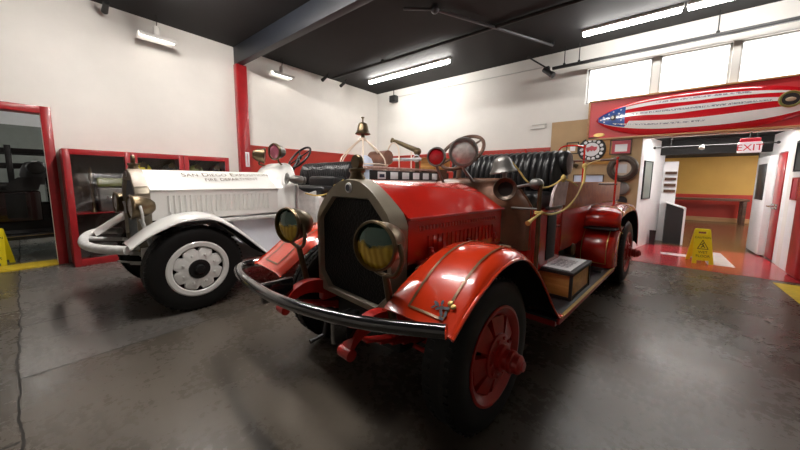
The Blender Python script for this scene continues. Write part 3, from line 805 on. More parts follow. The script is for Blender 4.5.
    for i in range(NX+1):
        x = -SW+2*SW*i/NX
        e = min(1, max(0, (SW-abs(x))/.05))**.5
        pl = .032*pleat(max(.02-SW, min(SW-.02, x)))
        rows.append([(x, y1-.10-.02*e+(.0), 1.36), (x, y1-.12-(.05+pl)*e, 1.40), (x, y1-.13-(.07+pl)*e, 1.54), (x, y1-.10-(.075+pl)*e, 1.67), (x, y1-.06-(.06+pl)*e, 1.76+.02*e), (x, y1-.005, 1.79+(.02+pl*.4)*e), (x, y1+.05+.03*e, 1.785+.01*e), (x, y1+.09+.02*e, 1.72), (x, y1+.09, 1.50), (x, y1+.07, 1.36)])
    bk = MB().rings(rows).build('seat_back', M['leather'], root, ang=80)
    if S['rollends']:
        for sd in (1, -1): MB().lathe([(.10, -.05), (.125, -.02), (.13, .02), (.11, .05), (.05, .06), (.01, .062)], (sd*(SW-.005), y1-.02, 1.685), (sd, 0, 0), 24, sx=1., sy=1.).build('seat_roll', M['leather'], bk)
    MB().box(.04-SW, SW-.04, y0+.02, y1-.08, 1.235, 1.40, .06, 4).build('seat_cushion', M['leather'], root)
    for sd in (1, -1):
        MB().rings([[(sd*(SW+.015)+a, y, z) for a, y, z in ((-.012, y0+.30, 1.26), (-.012, y1-.02, 1.26), (-.012, y1+.05, 1.50), (-.012, y0+.46, 1.50), (-.012, y0+.34, 1.40))], [(sd*(SW+.015)+a, y, z) for a, y, z in ((.012, y0+.30, 1.26), (.012, y1-.02, 1.26), (.012, y1+.05, 1.50), (.012, y0+.46, 1.50), (.012, y0+.34, 1.40))]]).build('seat_end_plate', M[S['endplate']], root)
    # steering
    c = V((S['wheelx'], S['wheely'], S['wheelz'])); ax = V((0, -math.cos(math.radians(S['wheeltilt'])), math.sin(math.radians(S['wheeltilt']))))
    sw = MB().torus(c, ax, .245, .019, 44, 10).build('steering_wheel', M[S['steer']], root)
    d_, u_, w_ = frame_of(ax)
    sk = MB()
    for k in range(4):
        a = PI/4+k*PI/2; sk.cyl(c, c+(u_*math.cos(a)+w_*math.sin(a))*.245, .014, .010, 8)
    sk.lathe([(.05, -.02), (.05, .015), (.03, .03), (.002, .03)], c, ax, 16)
    sk.build('wheel_spokes', M[S['steer']], sw)
    MB().cyl(c, (c.x, HE+.2, 1.05), .028, n=12).build('steering_column', M[S['steer']], sw)
    # hose body
    b0 = y1+.10; b1 = WB+1.0
    hb = MB().box(-S['bw'], S['bw'], b0, b1, .74, 1.20, .02).build('hose_body', M[S['body']], root)
    for sd in (1, -1):
        MB().box(sd*(S['bw']-.01)-.02, sd*(S['bw']-.01)+.02, b0, b1, 1.195, 1.50, .006).build('body_panel', M[S['panel']], hb)
    MB().box(.03-S['bw'], S['bw']-.03, b0, b0+.04, 1.195, 1.50, .006).box(.03-S['bw'], S['bw']-.03, b1-.04, b1, 1.195, 1.50, .006).build('body_end', M[S['body']], hb)
    # rear fenders, curved skirt, step
    for sd in (1, -1):
        rp = [(-1.08, .93), (-1.10, 1.0), (-1.06, 1.08), (-.95, 1.14), (-.75, 1.175), (-.4, 1.195), (0, 1.19), (.25, 1.15), (.45, 1.05), (.60, .9), (.68, .72), (.70, .55)]
        c_ = catmull([V((0, WB+y, z)) for y, z in rp], 3)
        def fsec(q, k):
            bk_ = max(0, 1-k/9)       # the front end rolls backwards towards its outer edge
            return [(sd*x, q.y+bk_*yb, q.z+dz) for x, yb, dz in ((.58, 0, 0), (.70, .0, .012), (.80, .02, .014), (.88, .06, .004), (.94, .13, -.02), (.972, .22, -.06), (.98, .30, -.10))]
        rws = [fsec(q, k) for k, q in enumerate(c_)]
        rf_ = MB().grid(rws, .01).build('rear_fender', M[S['fender2']], root, ang=50)
        MB().grid([[(x, WB+(y-WB)*.965, .46+(z-.46)*.965) for x, y, z in r[:-1]] for r in rws[14:]], .004).build('fender_lining', M['deepblack'], rf_)
        MB().box(min(sd*.56, sd*.96), max(sd*.56, sd*.96), WB-1.15, WB-.75, .905, .93, .006).build('step_plate', M['dark_metal'], root)
        sk_p = [(-1.13, .43), (-1.17, .52), (-1.18, .62), (-1.15, .73), (-1.08, .83), (-.98, .89), (-.86, .91)]
        cc = catmull([V((0, WB+y, z)) for y, z in sk_p], 4)
        rws2 = [[(sd*.56, q.y-.01, q.z), (sd*.76, q.y-.012, q.z), (sd*.90, q.y-.004, q.z), (sd*.945, q.y+.025, q.z), (sd*.962, q.y+.09, q.z), (sd*.965, q.y+.26, q.z-.0)] for q in cc]
        st = MB().grid(rws2, .01).build('fender_skirt', M[S['fender2']], root, ang=60)
        if S['stripes']:
            def sp_(x, t_):
                i = t_*(len(cc)-1); k = min(int(i), len(cc)-2); q = cc[k].lerp(cc[k+1], i-k); return V((sd*x, q.y-.024, q.z+.012))
            pth = [sp_(.62, t_/10) for t_ in range(1, 10)]+[sp_(.62+.27*k/6, .9) for k in range(1, 7)]+[sp_(.89, t_/10) for t_ in range(9, 0, -1)]+[sp_(.89-.27*k/6, .1) for k in range(1, 7)]
            MB().tube(pth, .0045, 5, closed=True).build('pinstripe', M['gold'], st)
            pl = []
            for yy in (WB-.80, WB-.25):
                i = min(range(len(c_)), key=lambda k: abs(c_[k].y-yy)); pl.append([V(q)+V((0, 0, .007)) for q in rws[i]])
            for q in pl: MB().tube(q, .0045, 5).build('pinstripe', M['gold'], rf_)
    # rails along the top of the hose body
    if S['frame']:
        yf = WB-.57
        for x, z1 in ((.82, 1.82), (.42, 2.0), (-.42, 2.0), (-.82, 1.82)):
            MB().cyl((x, yf, 1.15), (x, yf, z1), .013, n=10).sphere((x, yf, z1), .02, (1, 1, 1), 10, 6).build('rail_post', M[S['post']], root)
        for z in (1.80, 1.47): MB().tube([(-.84, yf, z), (.84, yf, z)], .014, 8).build('hand_rail', M[S['rail']], root)
        MB().tube([(.42, yf, 1.98), (.30, yf, 2.02), (.1, yf, 2.0), (.05, yf, 1.8)], .012, 8, 4).build('rail_hoop', M[S['post']], root)
    return root
M['gold_letter'] = mat('faded_gold_lettering', (.085, .042, .010), .6, spec=.2)
M['redlight'] = mat('pale_red_rivet', (.62, .10, .08), .3, coat=.5)

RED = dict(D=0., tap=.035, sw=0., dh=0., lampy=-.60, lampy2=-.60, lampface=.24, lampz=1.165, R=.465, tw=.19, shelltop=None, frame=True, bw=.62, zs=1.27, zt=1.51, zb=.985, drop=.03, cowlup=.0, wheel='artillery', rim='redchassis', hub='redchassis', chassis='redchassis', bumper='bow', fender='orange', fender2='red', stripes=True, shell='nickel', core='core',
           lamp='brass', lamprim='brass', lens='lens', bracket='brass', hood='red', hoodside='red', hinge='redchassis', louvres=False, apron='redchassis', ledge='cream', cowl='bronze', cowlbead='bronze', body='red', panel='orangewood',
           rollends=True, endplate='skin_pink', wheelx=-.19, wheely=1.17, wheelz=1.80, wheeltilt=42, steer='darkwood', post='red', rail='darkwood')
WHT = dict(RED, tap=.085, sw=.1, D=.6, dh=.33, lampy=-.45, lampy2=-.45, lampface=.05, lampz=1.19, R=.485, tw=.23, shelltop='tanband', frame=False, bw=.92, zs=1.37, zt=1.61, zb=1.02, drop=.0, cowlup=.13, wheel='disc', rim='white', chassis='whiteold', bumper='horn', fender='white', fender2='white', stripes=False, shell='nickel', core='greycore',
           lens='mirror', hood='white', hoodside='white', hinge='white', louvres=True, apron='grey_apron', ledge='whiteold', cowl='white', cowlbead='white', body='whiteold', panel='whiteold', endplate='dark_metal', wheelx=-.08, wheely=1.90, wheelz=1.88, wheeltilt=40, steer='dark_metal', post='white', rail='pinkwood', bracket='whiteold')
M['tanband'] = mat('cream_tan_enamel', (.42, .34, .26), .45, var=.1)
M['greycore'] = mat('grey_honeycomb', (.10, .115, .13), .6, .2, .3, 60, .5, 90)
DRK = dict(RED, D=.0, frame=False, wheel='artillery', rim='dark_paint', hub='dark_metal', chassis='dark_metal', fender='dark_metal', fender2='dark_metal', stripes=False, shell='dark_metal', lens='mirror', hood='dark_paint', hoodside='dark_paint', hinge='brass', louvres=False,
           apron='dark_metal', ledge='dark_metal', cowl='dark_paint', cowlbead='dark_metal', body='dark_paint', panel='dark_paint', endplate='dark_metal', post='dark_metal', rail='brass', lamp='steel', lamprim='steel', bracket='dark_metal')

# the white engine stands a few degrees off the red one, pivoted about its near front wheel
WY = math.radians(4.3)
WT_V, WT_A, WT_R = -3.965-.88*math.cos(WY), .79-.88*math.sin(WY), -AL+WY
RT = build_truck(RED, 'fire_truck', 'antique red open fire engine with large black radiator in the foreground', TW(1.63, -1.66), -AL)
WT = build_truck(WHT, 'fire_truck', 'antique white fire engine with cream hood parked between the red engine and the cabinets', TW(WT_A, WT_V), WT_R)
DT = build_truck(DRK, 'fire_truck', 'dark old fire engine in the unlit bay beyond the red doorway', (-9.75, -1.6, 0), 0.)
for z in (1.72, 2.0): 
    for x in (-.2, .35): MB().box(x-.03, x+.03, .9, 5.4, z-.05, z+.05, .005).build('ladder_rail', M['dark_metal'], DT)
for y in (1.5, 2.9, 4.6): MB().box(-.3, .45, y-.04, y+.04, 1.2, 2.1, .005).build('ladder_rack', M['dark_metal'], DT)
MB().box(-.60, .60, 1.95, 4.8, 1.2, 1.68, .03).build('hose_load', M['deepblack'], DT)

# ---- fittings of the red engine
def part(mb, name, m, root, **k): return mb.build(name, M[m], root, **k)
round_lamp(RT, 'spotlight', (.115, .74, 1.755), .118, .16, (.42, -.9, -.05), 'greymetal', 'mirror', RED, (.12, .95, 1.47), 'greymetal')
round_lamp(RT, 'red_warning_lamp', (-.25, .82, 1.735), .088, .10, (.35, -.93, .0), 'greymetal', 'redlens', RED, (-.25, .95, 1.47), 'greymetal')
# horn: flared mouth in the front of the cowl, stem and rubber bulb behind
c = V((.495, .80, 1.435)); ax = V((.28, -.96, .03)).normalized()
hn = MB().lathe([(.02, -.20), (.024, -.10), (.040, -.03), (.072, .012), (.092, .022), (.096, .016), (.092, .012), (.066, -.004), (.034, -.04), (.018, -.10)], c, ax, 32).build('horn', M['horncol'], RT)
MB().lathe([(.062, -.004), (.045, -.022), (.03, -.04), (.002, -.05)], c, ax, 24).build('horn_throat', M['deepblack'], hn)
MB().tube([(.54, .90, 1.45), (.60, .93, 1.465), (.66, .95, 1.475)], .013, 10, 3).build('horn_stem', M['steel'], hn)
MB().sphere((.685, .96, 1.478), .048, (1.2, 1, 1)).build('horn_bulb', M['greymetal'], hn)
# bell on the cowl
bl = MB().lathe([(.118, 0), (.12, .012), (.105, .03), (.09, .06), (.078, .10), (.062, .13), (.035, .147), (.004, .152)], (.375, 1.0, 1.575), (-.10, -.12, 1), 32).lathe([(.105, .004), (.07, .06), (.004, .10)], (.375, 1.0, 1.575), (-.1, -.12, 1), 24).build('bell', M['greymetal'], RT)
MB().tube([(.375, 1.02, 1.49), (.375, 1.02, 1.66)], .02, 10).build('bell_post', M['greymetal'], bl)
# brass grab pole and rod beside the cowl
gp = MB().cyl((.72, .97, .425), (.72, .95, 1.46), .017, n=14).sphere((.72, .95, 1.465), .024).lathe([(.04, 0), (.04, .012), (.02, .03)], (.72, .97, .425), (0, 0, 1), 16).build('grab_pole', M['brass'], RT)
MB().cyl((.5, .92, 1.27), (.72, .955, 1.27), .011, n=10).build('pole_brace', M['greymetal'], gp)
# small tank, pedals
MB().lathe([(.0, -.13), (.06, -.125), (.075, -.11), (.075, .11), (.06, .125), (.0, .13)], (.52, 2.35, .70), (1, 0, .0), 22).build('oil_tank', M['brass'], RT)
MB().box(.80, .90, 2.55, 2.68, .425, .45, .01).build('board_cleat', M['dark_metal'], RT)
# plate hanging from the axle
MB().box(-.17, -.02, -.215, -.20, .34, .42, .006).build('number_tag', M['redlight'], RT)
# hand crank
MB().tube([(0, -.43, .60), (0, -.62, .60), (.0, -.64, .50), (.0, -.74, .49)], .014, 8).build('starting_crank', M['dark_metal'], RT)

# ---- things on the red engine
t = thing('wooden_box', 'honey wooden box with black corners and white lid sheet on the running board', 'box', (0, 0, 0), 0)
t.location = RT.location; t.rotation_euler = RT.rotation_euler
bx = [.61, .90, 1.33, 1.93, .433, .66]
MB().box(*bx, .004).build('body', M['wood'], t)
e = MB()
for x in (bx[0], bx[1]):
    for y in (bx[2], bx[3]): e.box(x-.013, x+.013, y-.013, y+.013, bx[4], bx[5], .003)
for y in (bx[2], bx[3]): e.box(bx[0], bx[1], y-.008, y+.008, bx[4], bx[4]+.025)
for x in (bx[0], bx[1]): e.box(x-.008, x+.008, bx[2], bx[3], bx[4], bx[4]+.025)
e.build('corner_trim', M['ink'], t)
MB().box(bx[0]-.02, bx[1]+.02, bx[2]-.02, bx[3]+.02, bx[5], bx[5]+.035, .006).build('lid', M['ink'], t)
ps = MB().box(bx[0]+.02, bx[1]-.02, bx[2]+.03, bx[3]-.03, bx[5]+.035, bx[5]+.04).build('notice_sheet', M['paper'], t)
MB().box(bx[0]+.06, bx[1]-.06, bx[2]+.12, bx[3]-.16, bx[5]+.0402, bx[5]+.0408).build('printed_lines', M['print'], ps)
mm = Matrix.Translation(RT.location) @ Matrix.Rotation(-AL, 4, 'Z')
ro = MB()
ro.tube([(.44, 1.02, 1.67), (.50, 1.06, 1.58), (.57, 1.08, 1.49), (.66, 1.20, 1.445), (.715, 1.33, 1.48), (.745, 1.41, 1.53)], .008, 8, 6)
ro.sphere((.75, 1.42, 1.53), .022, (1, 1, 1.6), 12, 8)
ro.tube([(.75, 1.42, 1.53), (.78, 1.55, 1.50), (.80, 1.68, 1.46)], .007, 8, 4)
tag(ro.xf(mm).build('bell_rope', M['rope']), 'yellow rope running from the grey cowl bell to the end of the black seat', 'rope')
ro = MB()
ro.tube([(.63, 2.60, 1.68), (.65, 2.5, 1.60), (.69, 2.3, 1.48), (.72, 1.95, 1.33), (.74, 1.55, 1.235), (.745, 1.2, 1.215), (.745, 1.0, 1.24), (.72, .95, 1.275)], .009, 8, 6)
ro.torus((.72, .955, 1.25), (0, 0, 1), .024, .009, 16, 8).torus((.72, .955, 1.235), (0, .2, 1), .024, .009, 16, 8)
ro.tube([(.74, .94, 1.24), (.73, .84, 1.21), (.72, .74, 1.175)], lambda u: .008+.014*u**3, 8, 4)
ro.sphere((.62, 2.62, 1.69), .03, (1, 1, 1.2), 12, 8).tube([(.625, 2.61, 1.68), (.64, 2.58, 1.56), (.635, 2.57, 1.48)], .012, 8, 4).tube([(.62, 2.62, 1.69), (.6, 3.0, 1.75), (.62, 3.37, 1.80)], .008, 8, 4)
tag(ro.xf(mm).build('barrier_rope', M['rope']), 'yellow rope sagging from the rear rail to the brass pole beside the seat', 'rope')

# ---- fittings of the white engine
round_lamp(WT, 'spotlight', (.24, 1.25, 1.915), .115, .17, (.25, -.97, -.05), 'greymetal', 'pinklens', WHT, (.24, 1.36, 1.72), 'brass')
round_lamp(WT, 'side_lamp', (-.34, 1.32, 1.88), .115, .17, (.5, .85, -.1), 'brass', 'mirror', WHT, (-.34, 1.38, 1.72), 'brass')
sr = MB().lathe([(.025, .08), (.075, .10), (.086, .115), (.082, .12), (.04, .09), (.015, .07)], (.60, 1.34, 1.50), (-.2, -1, .1), 28).lathe([(.05, -.12), (.062, -.10), (.062, 0), (.045, .05), (.024, .08)], (.60, 1.34, 1.50), (-.2, -1, .1), 24).lathe([(.055, -.16), (.055, -.13), (.02, -.125)], (.60, 1.34, 1.50), (-.2, -1, .1), 20).build('siren', M['greymetal'], WT)
MB().cyl((.60, 1.36, 1.42), (.60, 1.36, 1.05), .02, n=10).build('siren_post', M['steel'], sr)
def zs_w(x, y): return WHT['zs']+(WHT['zt']-.005-WHT['zs'])*hood_z(x/(.425+.085*(y+.3)/1.48))+.002
def hood_text(s, size, x0, yc, align='LEFT'):
    b = text_mb(s, size, lambda a, q: (x0-q*.9, yc+a, 0), align=align, caps=True)
    bmesh.ops.subdivide_edges(b.bm, edges=b.bm.edges, cuts=1)
    for v in b.bm.verts: v.co.z = zs_w(v.co.x, v.co.y)+.021
    return b
def lettering(words, size, x0, yc, gap):
    bs = [hood_text(w_, size, x0, 0.) for w_ in words]
    Ls = [max(v.co.y for v in b.bm.verts) for b in bs]
    y = yc-(sum(Ls)+gap*(len(bs)-1))/2
    for b, L in zip(bs, Ls):
        for v in b.bm.verts: v.co.y += y; v.co.z = zs_w(v.co.x, v.co.y)+.021
        b.build('hood_lettering', M['gold_letter'], WT); y += L+gap
lettering(('San', 'Diego', 'Exposition'), .118, .265, .60, .045)
lettering(('FIRE', 'DEPARTMENT'), .08, .355, .62, .035)
# cage with the big bell, on the bed of the white engine
cg = V((-.10, 3.15, 0))
fr = MB()
for k in range(6):
    a = 2*PI*k/6+.3
    e_ = V((math.cos(a), math.sin(a), 0))
    fr.tube([cg+e_*.05+V((0, 0, 2.30)), cg+e_*.22+V((0, 0, 2.17)), cg+e_*.42+V((0, 0, 1.98)), cg+e_*.50+V((0, 0, 1.80)), cg+e_*.50+V((0, 0, 1.22))], .014, 8, 5)
fr.torus(cg+V((0, 0, 1.80)), (0, 0, 1), .50, .012, 36, 8).cyl(cg+V((0, 0, 2.28)), cg+V((0, 0, 2.33)), .07, n=16)
fr = fr.build('bell_cage', M['tanwire'], WT)
b_ = MB().lathe([(.15, .0), (.152, .015), (.13, .04), (.112, .09), (.10, .16), (.085, .205), (.05, .23), (.012, .235)], cg+V((0, 0, 2.40)), (0, 0, 1), 32).cyl(cg+V((0, 0, 2.33)), cg+V((0, 0, 2.42)), .035, n=12).cyl(cg+V((0, 0, 2.63)), cg+V((0, 0, 2.72)), .015, n=10).lathe([(.01, 0), (.035, .02), (.035, .03), (.01, .04)], cg+V((0, 0, 2.70)), (0, 0, 1), 14)
b_.build('bell', M['brass'], fr)
# white lamp dome and brown leather drum inside the bed
MB().lathe([(.17, 0), (.165, .06), (.13, .13), (.07, .175), (.005, .19)], (.05, 3.05, 1.79), (0, 0, 1), 28).cyl((.05, 3.05, 1.5), (.05, 3.05, 1.79), .17, n=28).build('dome', M['paper_blue'], WT)
MB().cyl((-.35, 3.6, 1.96), (.12, 3.6, 1.96), .15, n=28).build('hose_drum', M['leatherbrown'] if 'leatherbrown' in M else M.setdefault('leatherbrown', mat('brown_leather', (.28, .13, .085), .5, var=.3, vscale=10)), WT)
# pipe hoop and deck gun
hp = MB().tube([(.30, 3.70, 1.5), (.30, 3.70, 2.0), (.24, 3.72, 2.2), (.05, 3.8, 2.28), (-.12, 3.85, 2.2), (-.18, 3.86, 2.0), (-.18, 3.86, 1.5)], .013, 8, 4).tube([(.46, 3.9, 1.5), (.46, 3.9, 2.08)], .013, 8).build('pipe_hoop', M['tanwire'], WT)
gun = MB().tube([(-.14, 3.98, 2.36), (-.05, 4.03, 2.325), (.14, 4.14, 2.23), (.30, 4.24, 2.15)], lambda u: .034+.030*u, 14, 4).lathe([(.055, 0), (.055, .045), (.035, .05)], (-.17, 3.96, 2.37), (.82, .46, -.33), 16).sphere((.33, 4.25, 2.12), .085).cyl((.33, 4.25, 2.12), (.33, 4.25, 1.2), .05, n=16).build('deck_gun', M['brass'], WT)
MB().cyl((.05, 3.75, 1.93), (.62, 4.0, 1.93), .035, n=14).build('gun_barrel_pipe', M['steel'], gun)
MB().torus((.34, 4.2, 1.97), (.4, -.9, 0), .07, .012, 20, 6).build('hand_wheel', M['steel'], gun)
# slatted rack with white panels along the top of the bed side
rk = MB().box(.785, .805, 2.62, 5.2, 1.50, 1.675, .004).build('rack_board', M['ink'], WT)
for k in range(6):
    y = 2.80+.34*k
    pl = MB().box(.806, .815, y, y+.21, 1.52, 1.65, .004).build('rack_panel', M['paper'], rk)
    if k == 0: MB().box(.8155, .817, y+.04, y+.17, 1.55, 1.61).build('blue_mark', M['blueink'], rk)
MB().box(.75, .82, 2.5, 5.3, 1.70, 1.74, .01).build('ladder_rail', M['pinkwood'], WT)
MB().box(.28, .36, 2.5, 5.3, 1.70, 1.74, .01).build('ladder_rail', M['pinkwood'], WT)
# black gear between cowl and bench of the white engine
MB().box(-.1, .62, 1.95, 2.20, 1.28, 1.56, .05, 3).box(.3, .66, 2.2, 2.34, 1.40, 1.52, .04, 3).build('tool_tray', M['dark_metal'], WT)
t = thing('wooden_box', 'honey wooden chest on top of the bed of the white engine', 'box', WT.location, WT_R)
t.location = WT.location+Matrix.Rotation(WT_R, 3, 'Z') @ V((.42, 0, 0))
MB().box(.12, .50, 4.62, 5.3, 1.742, 2.0, .008).build('body', M['wood'], t)
MB().box(.10, .52, 4.60, 5.32, 2.0, 2.02, .004).build('lid', M['wood'], t)
MB().box(-.4, .6, 4.7, 5.0, 1.20, 1.741).build('chest_stand', M['darkwood'], WT)
mw = Matrix.Translation(WT.location) @ Matrix.Rotation(WT_R, 4, 'Z') @ Matrix.Translation((.17, 0, 0))
for o in list(WT.children):
    for n_, dx in (('bell_cage', .30), ('dome', .30), ('hose_drum', .36), ('pipe_hoop', .38), ('deck_gun', .40), ('rack_board', .145), ('ladder_rail', .16), ('tool_tray', .2), ('chest_stand', .42), ('spotlight', .06), ('side_lamp', .14), ('siren', .08), ('seat_back', .10), ('seat_cushion', .10)):
        if o.name.split('.')[0] == n_: o.location.x += dx
ro = MB().tube([(.66, 1.42, 1.30), (.70, 1.6, 1.26), (.74, 1.78, 1.30), (.74, 1.95, 1.42), (.72, 2.08, 1.50)], .012, 8, 5).sphere((.74, 1.9, 1.38), .035, (1, 1, 1.4), 10, 8).tube([(.74, 1.9, 1.38), (.76, 1.98, 1.28)], .012, 8)
tag(ro.xf(mw).build('barrier_rope', M['rope']), 'yellow rope tied beside the seat of the white engine', 'rope')

# ------------------------------------------------------------------ red glass cabinets on the left wall
CX0, CX1 = XL+.005, -7.35
def cabinet(label, y0, y1):
    t = thing('display_cabinet', label, 'cabinet', (0, 0, 0), 0, 'red glass-fronted cabinets by the left wall')
    H = 1.97
    c = MB()
    c.box(CX0, CX1-.03, y0, y0+.025, 0, H).box(CX0, CX1-.03, y1-.025, y1, 0, H).box(CX0, CX1-.03, y0, y1, H-.03, H).box(CX0, CX1-.03, y0, y1, 0, .06)
    c.build('carcass', M['red_trim'], t)
    MB().box(CX0, CX0+.012, y0+.025, y1-.025, .06, H-.03).build('back_panel', M['cabback'], t)
    MB().box(CX0+.012, CX1-.06, y0+.025, y1-.025, .88, .90).build('shelf', M['red_trim'], t)
    d = MB(); w_ = .085
    d.box(CX1-.03, CX1, y0, y0+w_, 0, H, .004).box(CX1-.03, CX1, y1-w_, y1, 0, H, .004).box(CX1-.03, CX1, y0+w_, y1-w_, H-.09, H, .004).box(CX1-.03, CX1, y0+w_, y1-w_, 0, .12, .004)
    d = d.build('door', M['red_trim'], t)
    MB().box(CX1-.02, CX1-.014, y0+w_-.004, y1-w_+.004, .116, H-.086).build('pane', M['glass'], d)
    MB().sphere((CX1+.015, y1-.045, 1.0), .016, (1, 1, 1), 12, 8).build('knob', M['brass'], d)
    return t
cabinet('red cabinet nearest the doorway, its glass door showing a brass stand pipe', .46, 1.31)
cabinet('middle red cabinet behind the white radiator, yellow helmet on its top shelf', 1.315, 2.13)
cabinet('red cabinet nearest the red column, behind the hood of the white engine', 2.135, 3.0)
# contents
g = 'equipment kept in the glass cabinets'
def lay(cx_, cy_): return (cx_, cy_, 0)
x0 = -7.62
tag(MB().lathe([(.05, 0), (.03, .03), (.022, .1), (.022, .55), (.035, .58), (.035, .64), (.025, .66), (.015, .78)], (x0+.08, .78, .90), (0, 0, 1), 18).build('stand_pipe', M['brass']), 'upright brass stand pipe behind the glass of the first cabinet', 'nozzle', g)
t = thing('equipment_case', 'grey metal equipment case beside the brass pipe in the first cabinet', 'case', (x0, 1.06, .90), 0, g)
MB().box(-.12, .12, -.2, .2, 0, .42, .02, 3).build('body', M['greymetal'], t)
MB().box(-.10, .10, -.21, .21, .44, .60, .03, 3).box(-.02, .02, -.03, .03, .4, .46).build('lid', M['green'], t)
MB().tube([(.125, -.1, .28), (.16, -.08, .25), (.16, .08, .25), (.125, .1, .28)], .01, 8, 4).build('handle', M['chrome'], t)
cb = MB()
for k in range(4): cb.torus((x0, .88, .10+.06*k), (0, 0, 1), .17-.01*k, .03, 32, 10)
tag(cb.build('coiled_hose', M['greymetal']), 'coiled grey hose on the floor of the first cabinet', 'hose', g)
t = thing('lantern', 'nickel hand lantern on the lower shelf of the first cabinet', 'lantern', (x0+.1, 1.14, .06), 0, g)
MB().lathe([(.07, 0), (.075, .02), (.05, .05), (.05, .06)], (0, 0, 0), (0, 0, 1), 20).lathe([(.05, .18), (.06, .2), (.03, .26), (.01, .27)], (0, 0, 0), (0, 0, 1), 20).build('body', M['steel'], t)
MB().lathe([(.045, .06), (.055, .12), (.045, .18)], (0, 0, 0), (0, 0, 1), 20).build('globe', M['glass_clear'], t)
MB().tube([(0, -.06, .2), (0, -.08, .3), (0, 0, .36), (0, .08, .3), (0, .06, .2)], .005, 6, 4).build('bail', M['steel'], t)
def helmet(label, y, z, m, xx=x0+.05):
    t = thing('fire_helmet', label, 'helmet', (xx, y, z), 0, g)
    MB().lathe([(.19, .0), (.185, .012), (.13, .03), (.125, .08), (.10, .13), (.05, .165), (.004, .175)], (0, 0, 0), (0, 0, 1), 28, sy=1.2).build('shell', M[m], t)
    MB().prism([(-.05, .05), (.05, .05), (.06, .14), (0, .19), (-.06, .14)], lambda a, b: (.12, a, b), (.012, 0, 0)).build('front_shield', M['brass'], t)
    MB().prism([(-.17, .09), (-.05, .17), (.1, .19), (.1, .17), (-.05, .15)], lambda a, b: (a*.7, 0, b), (0, .008, 0)).build('comb', M[m], t)
helmet('yellow fire helmet on the top shelf of the middle cabinet', 1.50, 1.62, 'yellow')
helmet('black fire helmet on the top shelf of the middle cabinet', 1.95, 1.62, 'dark_metal')
helmet('olive green fire helmet on the top shelf of the cabinet nearest the red column', 2.40, 1.62, 'green')
helmet('dark red fire helmet on the top shelf of the cabinet nearest the red column', 2.78, 1.62, 'dark_paint')
for ya, yb in ((1.34, 2.105), (2.16, 2.975)):
    pass
# upper shelves carrying the helmets belong to the cabinets
for o in [o for o in COL.objects if o.name.startswith('display_cabinet')][1:]:
    yy = (1.34, 2.105) if 'middle' in o['label'] else (2.16, 2.975)
    MB().box(CX0+.012, CX1-.06, yy[0], yy[1], 1.60, 1.618).build('shelf', M['cabback'], o)

# thermometer board on the red column
t = thing('wall_thermometer', 'narrow white thermometer board on the red column', 'thermometer', (XL+.15, 3.58, 1.80), 0)
MB().box(0, .012, -.05, .05, 0, .36, .004).build('board', M['paper'], t)
MB().cyl((.018, 0, .06), (.018, 0, .32), .006, n=8).sphere((.018, 0, .05), .012, (1, 1, 1), 8, 6).build('scale_tube', M['pinkred'], t)

# ------------------------------------------------------------------ wet floor signs
def wet_sign(label, loc, rz, lean=0):
    t = thing('wet_floor_sign', label, 'floor sign', loc, rz, 'yellow wet floor signs')
    H, D = .625, .16
    for s in (1, -1):
        n = MB()
        def F(a, b, s=s): return (a, -s*D*(1-b/H)-s*.012, b)
        # outline with hand hole and foot arch, as strips
        wd = lambda b: .15-.04*b/H
        def quad(a0, a1, b0, b1, k0=1, k1=1):
            pts = [F(a0*wd(b0)/.15, b0), F(a1*wd(b0)/.15, b0), F(a1*wd(b1)/.15, b1), F(a0*wd(b1)/.15, b1)]
            n.rings([[V(p_) for p_ in pts], [V(p_)+V((0, s*.012, 0)) for p_ in pts]])
        quad(-.15, -.085, 0, .06); quad(.085, .15, 0, .06); quad(-.15, .15, .06, .54); quad(-.15, -.08, .54, .585); quad(.08, .15, .54, .585); quad(-.15, .15, .585, H)
        o = n.build('panel', M['yellow'], t)
        if s == 1:
            # lettering face: front panel leans back from the viewer
            def T(txt, sz, zb_):
                b = text_mb(txt, sz, lambda a, q: F(a, zb_+q)); b.xf(Matrix.Translation((0, -.0035, 0))); return b
            tx = T('CAUTION', .05, .46)
            tx2 = T('WET', .062, .19); tx3 = T('FLOOR', .062, .12)
            for b in (tx2, tx3):
                me = bpy.data.meshes.new('tmp'); b.bm.to_mesh(me); b.bm.free(); tx.bm.from_mesh(me); bpy.data.meshes.remove(me)
            tx.build('lettering', M['ink'], o, weld=False)
            pc = MB()
            def blob(pts): 
                q = [V(F(a, b))+V((0, -.0035, 0)) for a, b in pts]; pc.face(q)
            blob([(-.062, .26), (.062, .26), (.058, .264), (0, .42), (-.058, .264)]) if False else None
            tri = [(-.075, .27), (.075, .27), (0, .43)]
            for (a, b), (c_, d_) in zip(tri, tri[1:]+tri[:1]):
                L = math.hypot(c_-a, d_-b); nx, nz = -(d_-b)/L*.005, (c_-a)/L*.005
                blob([(a-nx, b-nz), (c_-nx, d_-nz), (c_+nx, d_+nz), (a+nx, b+nz)])
            blob([(.004+.011*math.cos(k*PI/5), .375+.011*math.sin(k*PI/5)) for k in range(10)])
            blob([(-.012, .362), (.006, .362), (.016, .325), (.034, .295), (.026, .288), (.006, .315), (-.004, .335)])
            blob([(-.004, .335), (.006, .322), (-.022, .288), (-.032, .294)])
            blob([(-.012, .362), (-.008, .352), (-.036, .338), (-.04, .346)])
            pc.build('pictogram', M['ink'], o, weld=False)
    MB().cyl((-.1, 0, H), (.1, 0, H), .012, n=10).build('hinge', M['yellow'], t)
    return t
wet_sign('yellow wet floor sign standing on the red tiles of the hall entrance', (.90, 7.98, .005), math.radians(11))
wet_sign('yellow wet floor sign standing just inside the dark left doorway', (-8.48, -.36, 0), math.radians(75))

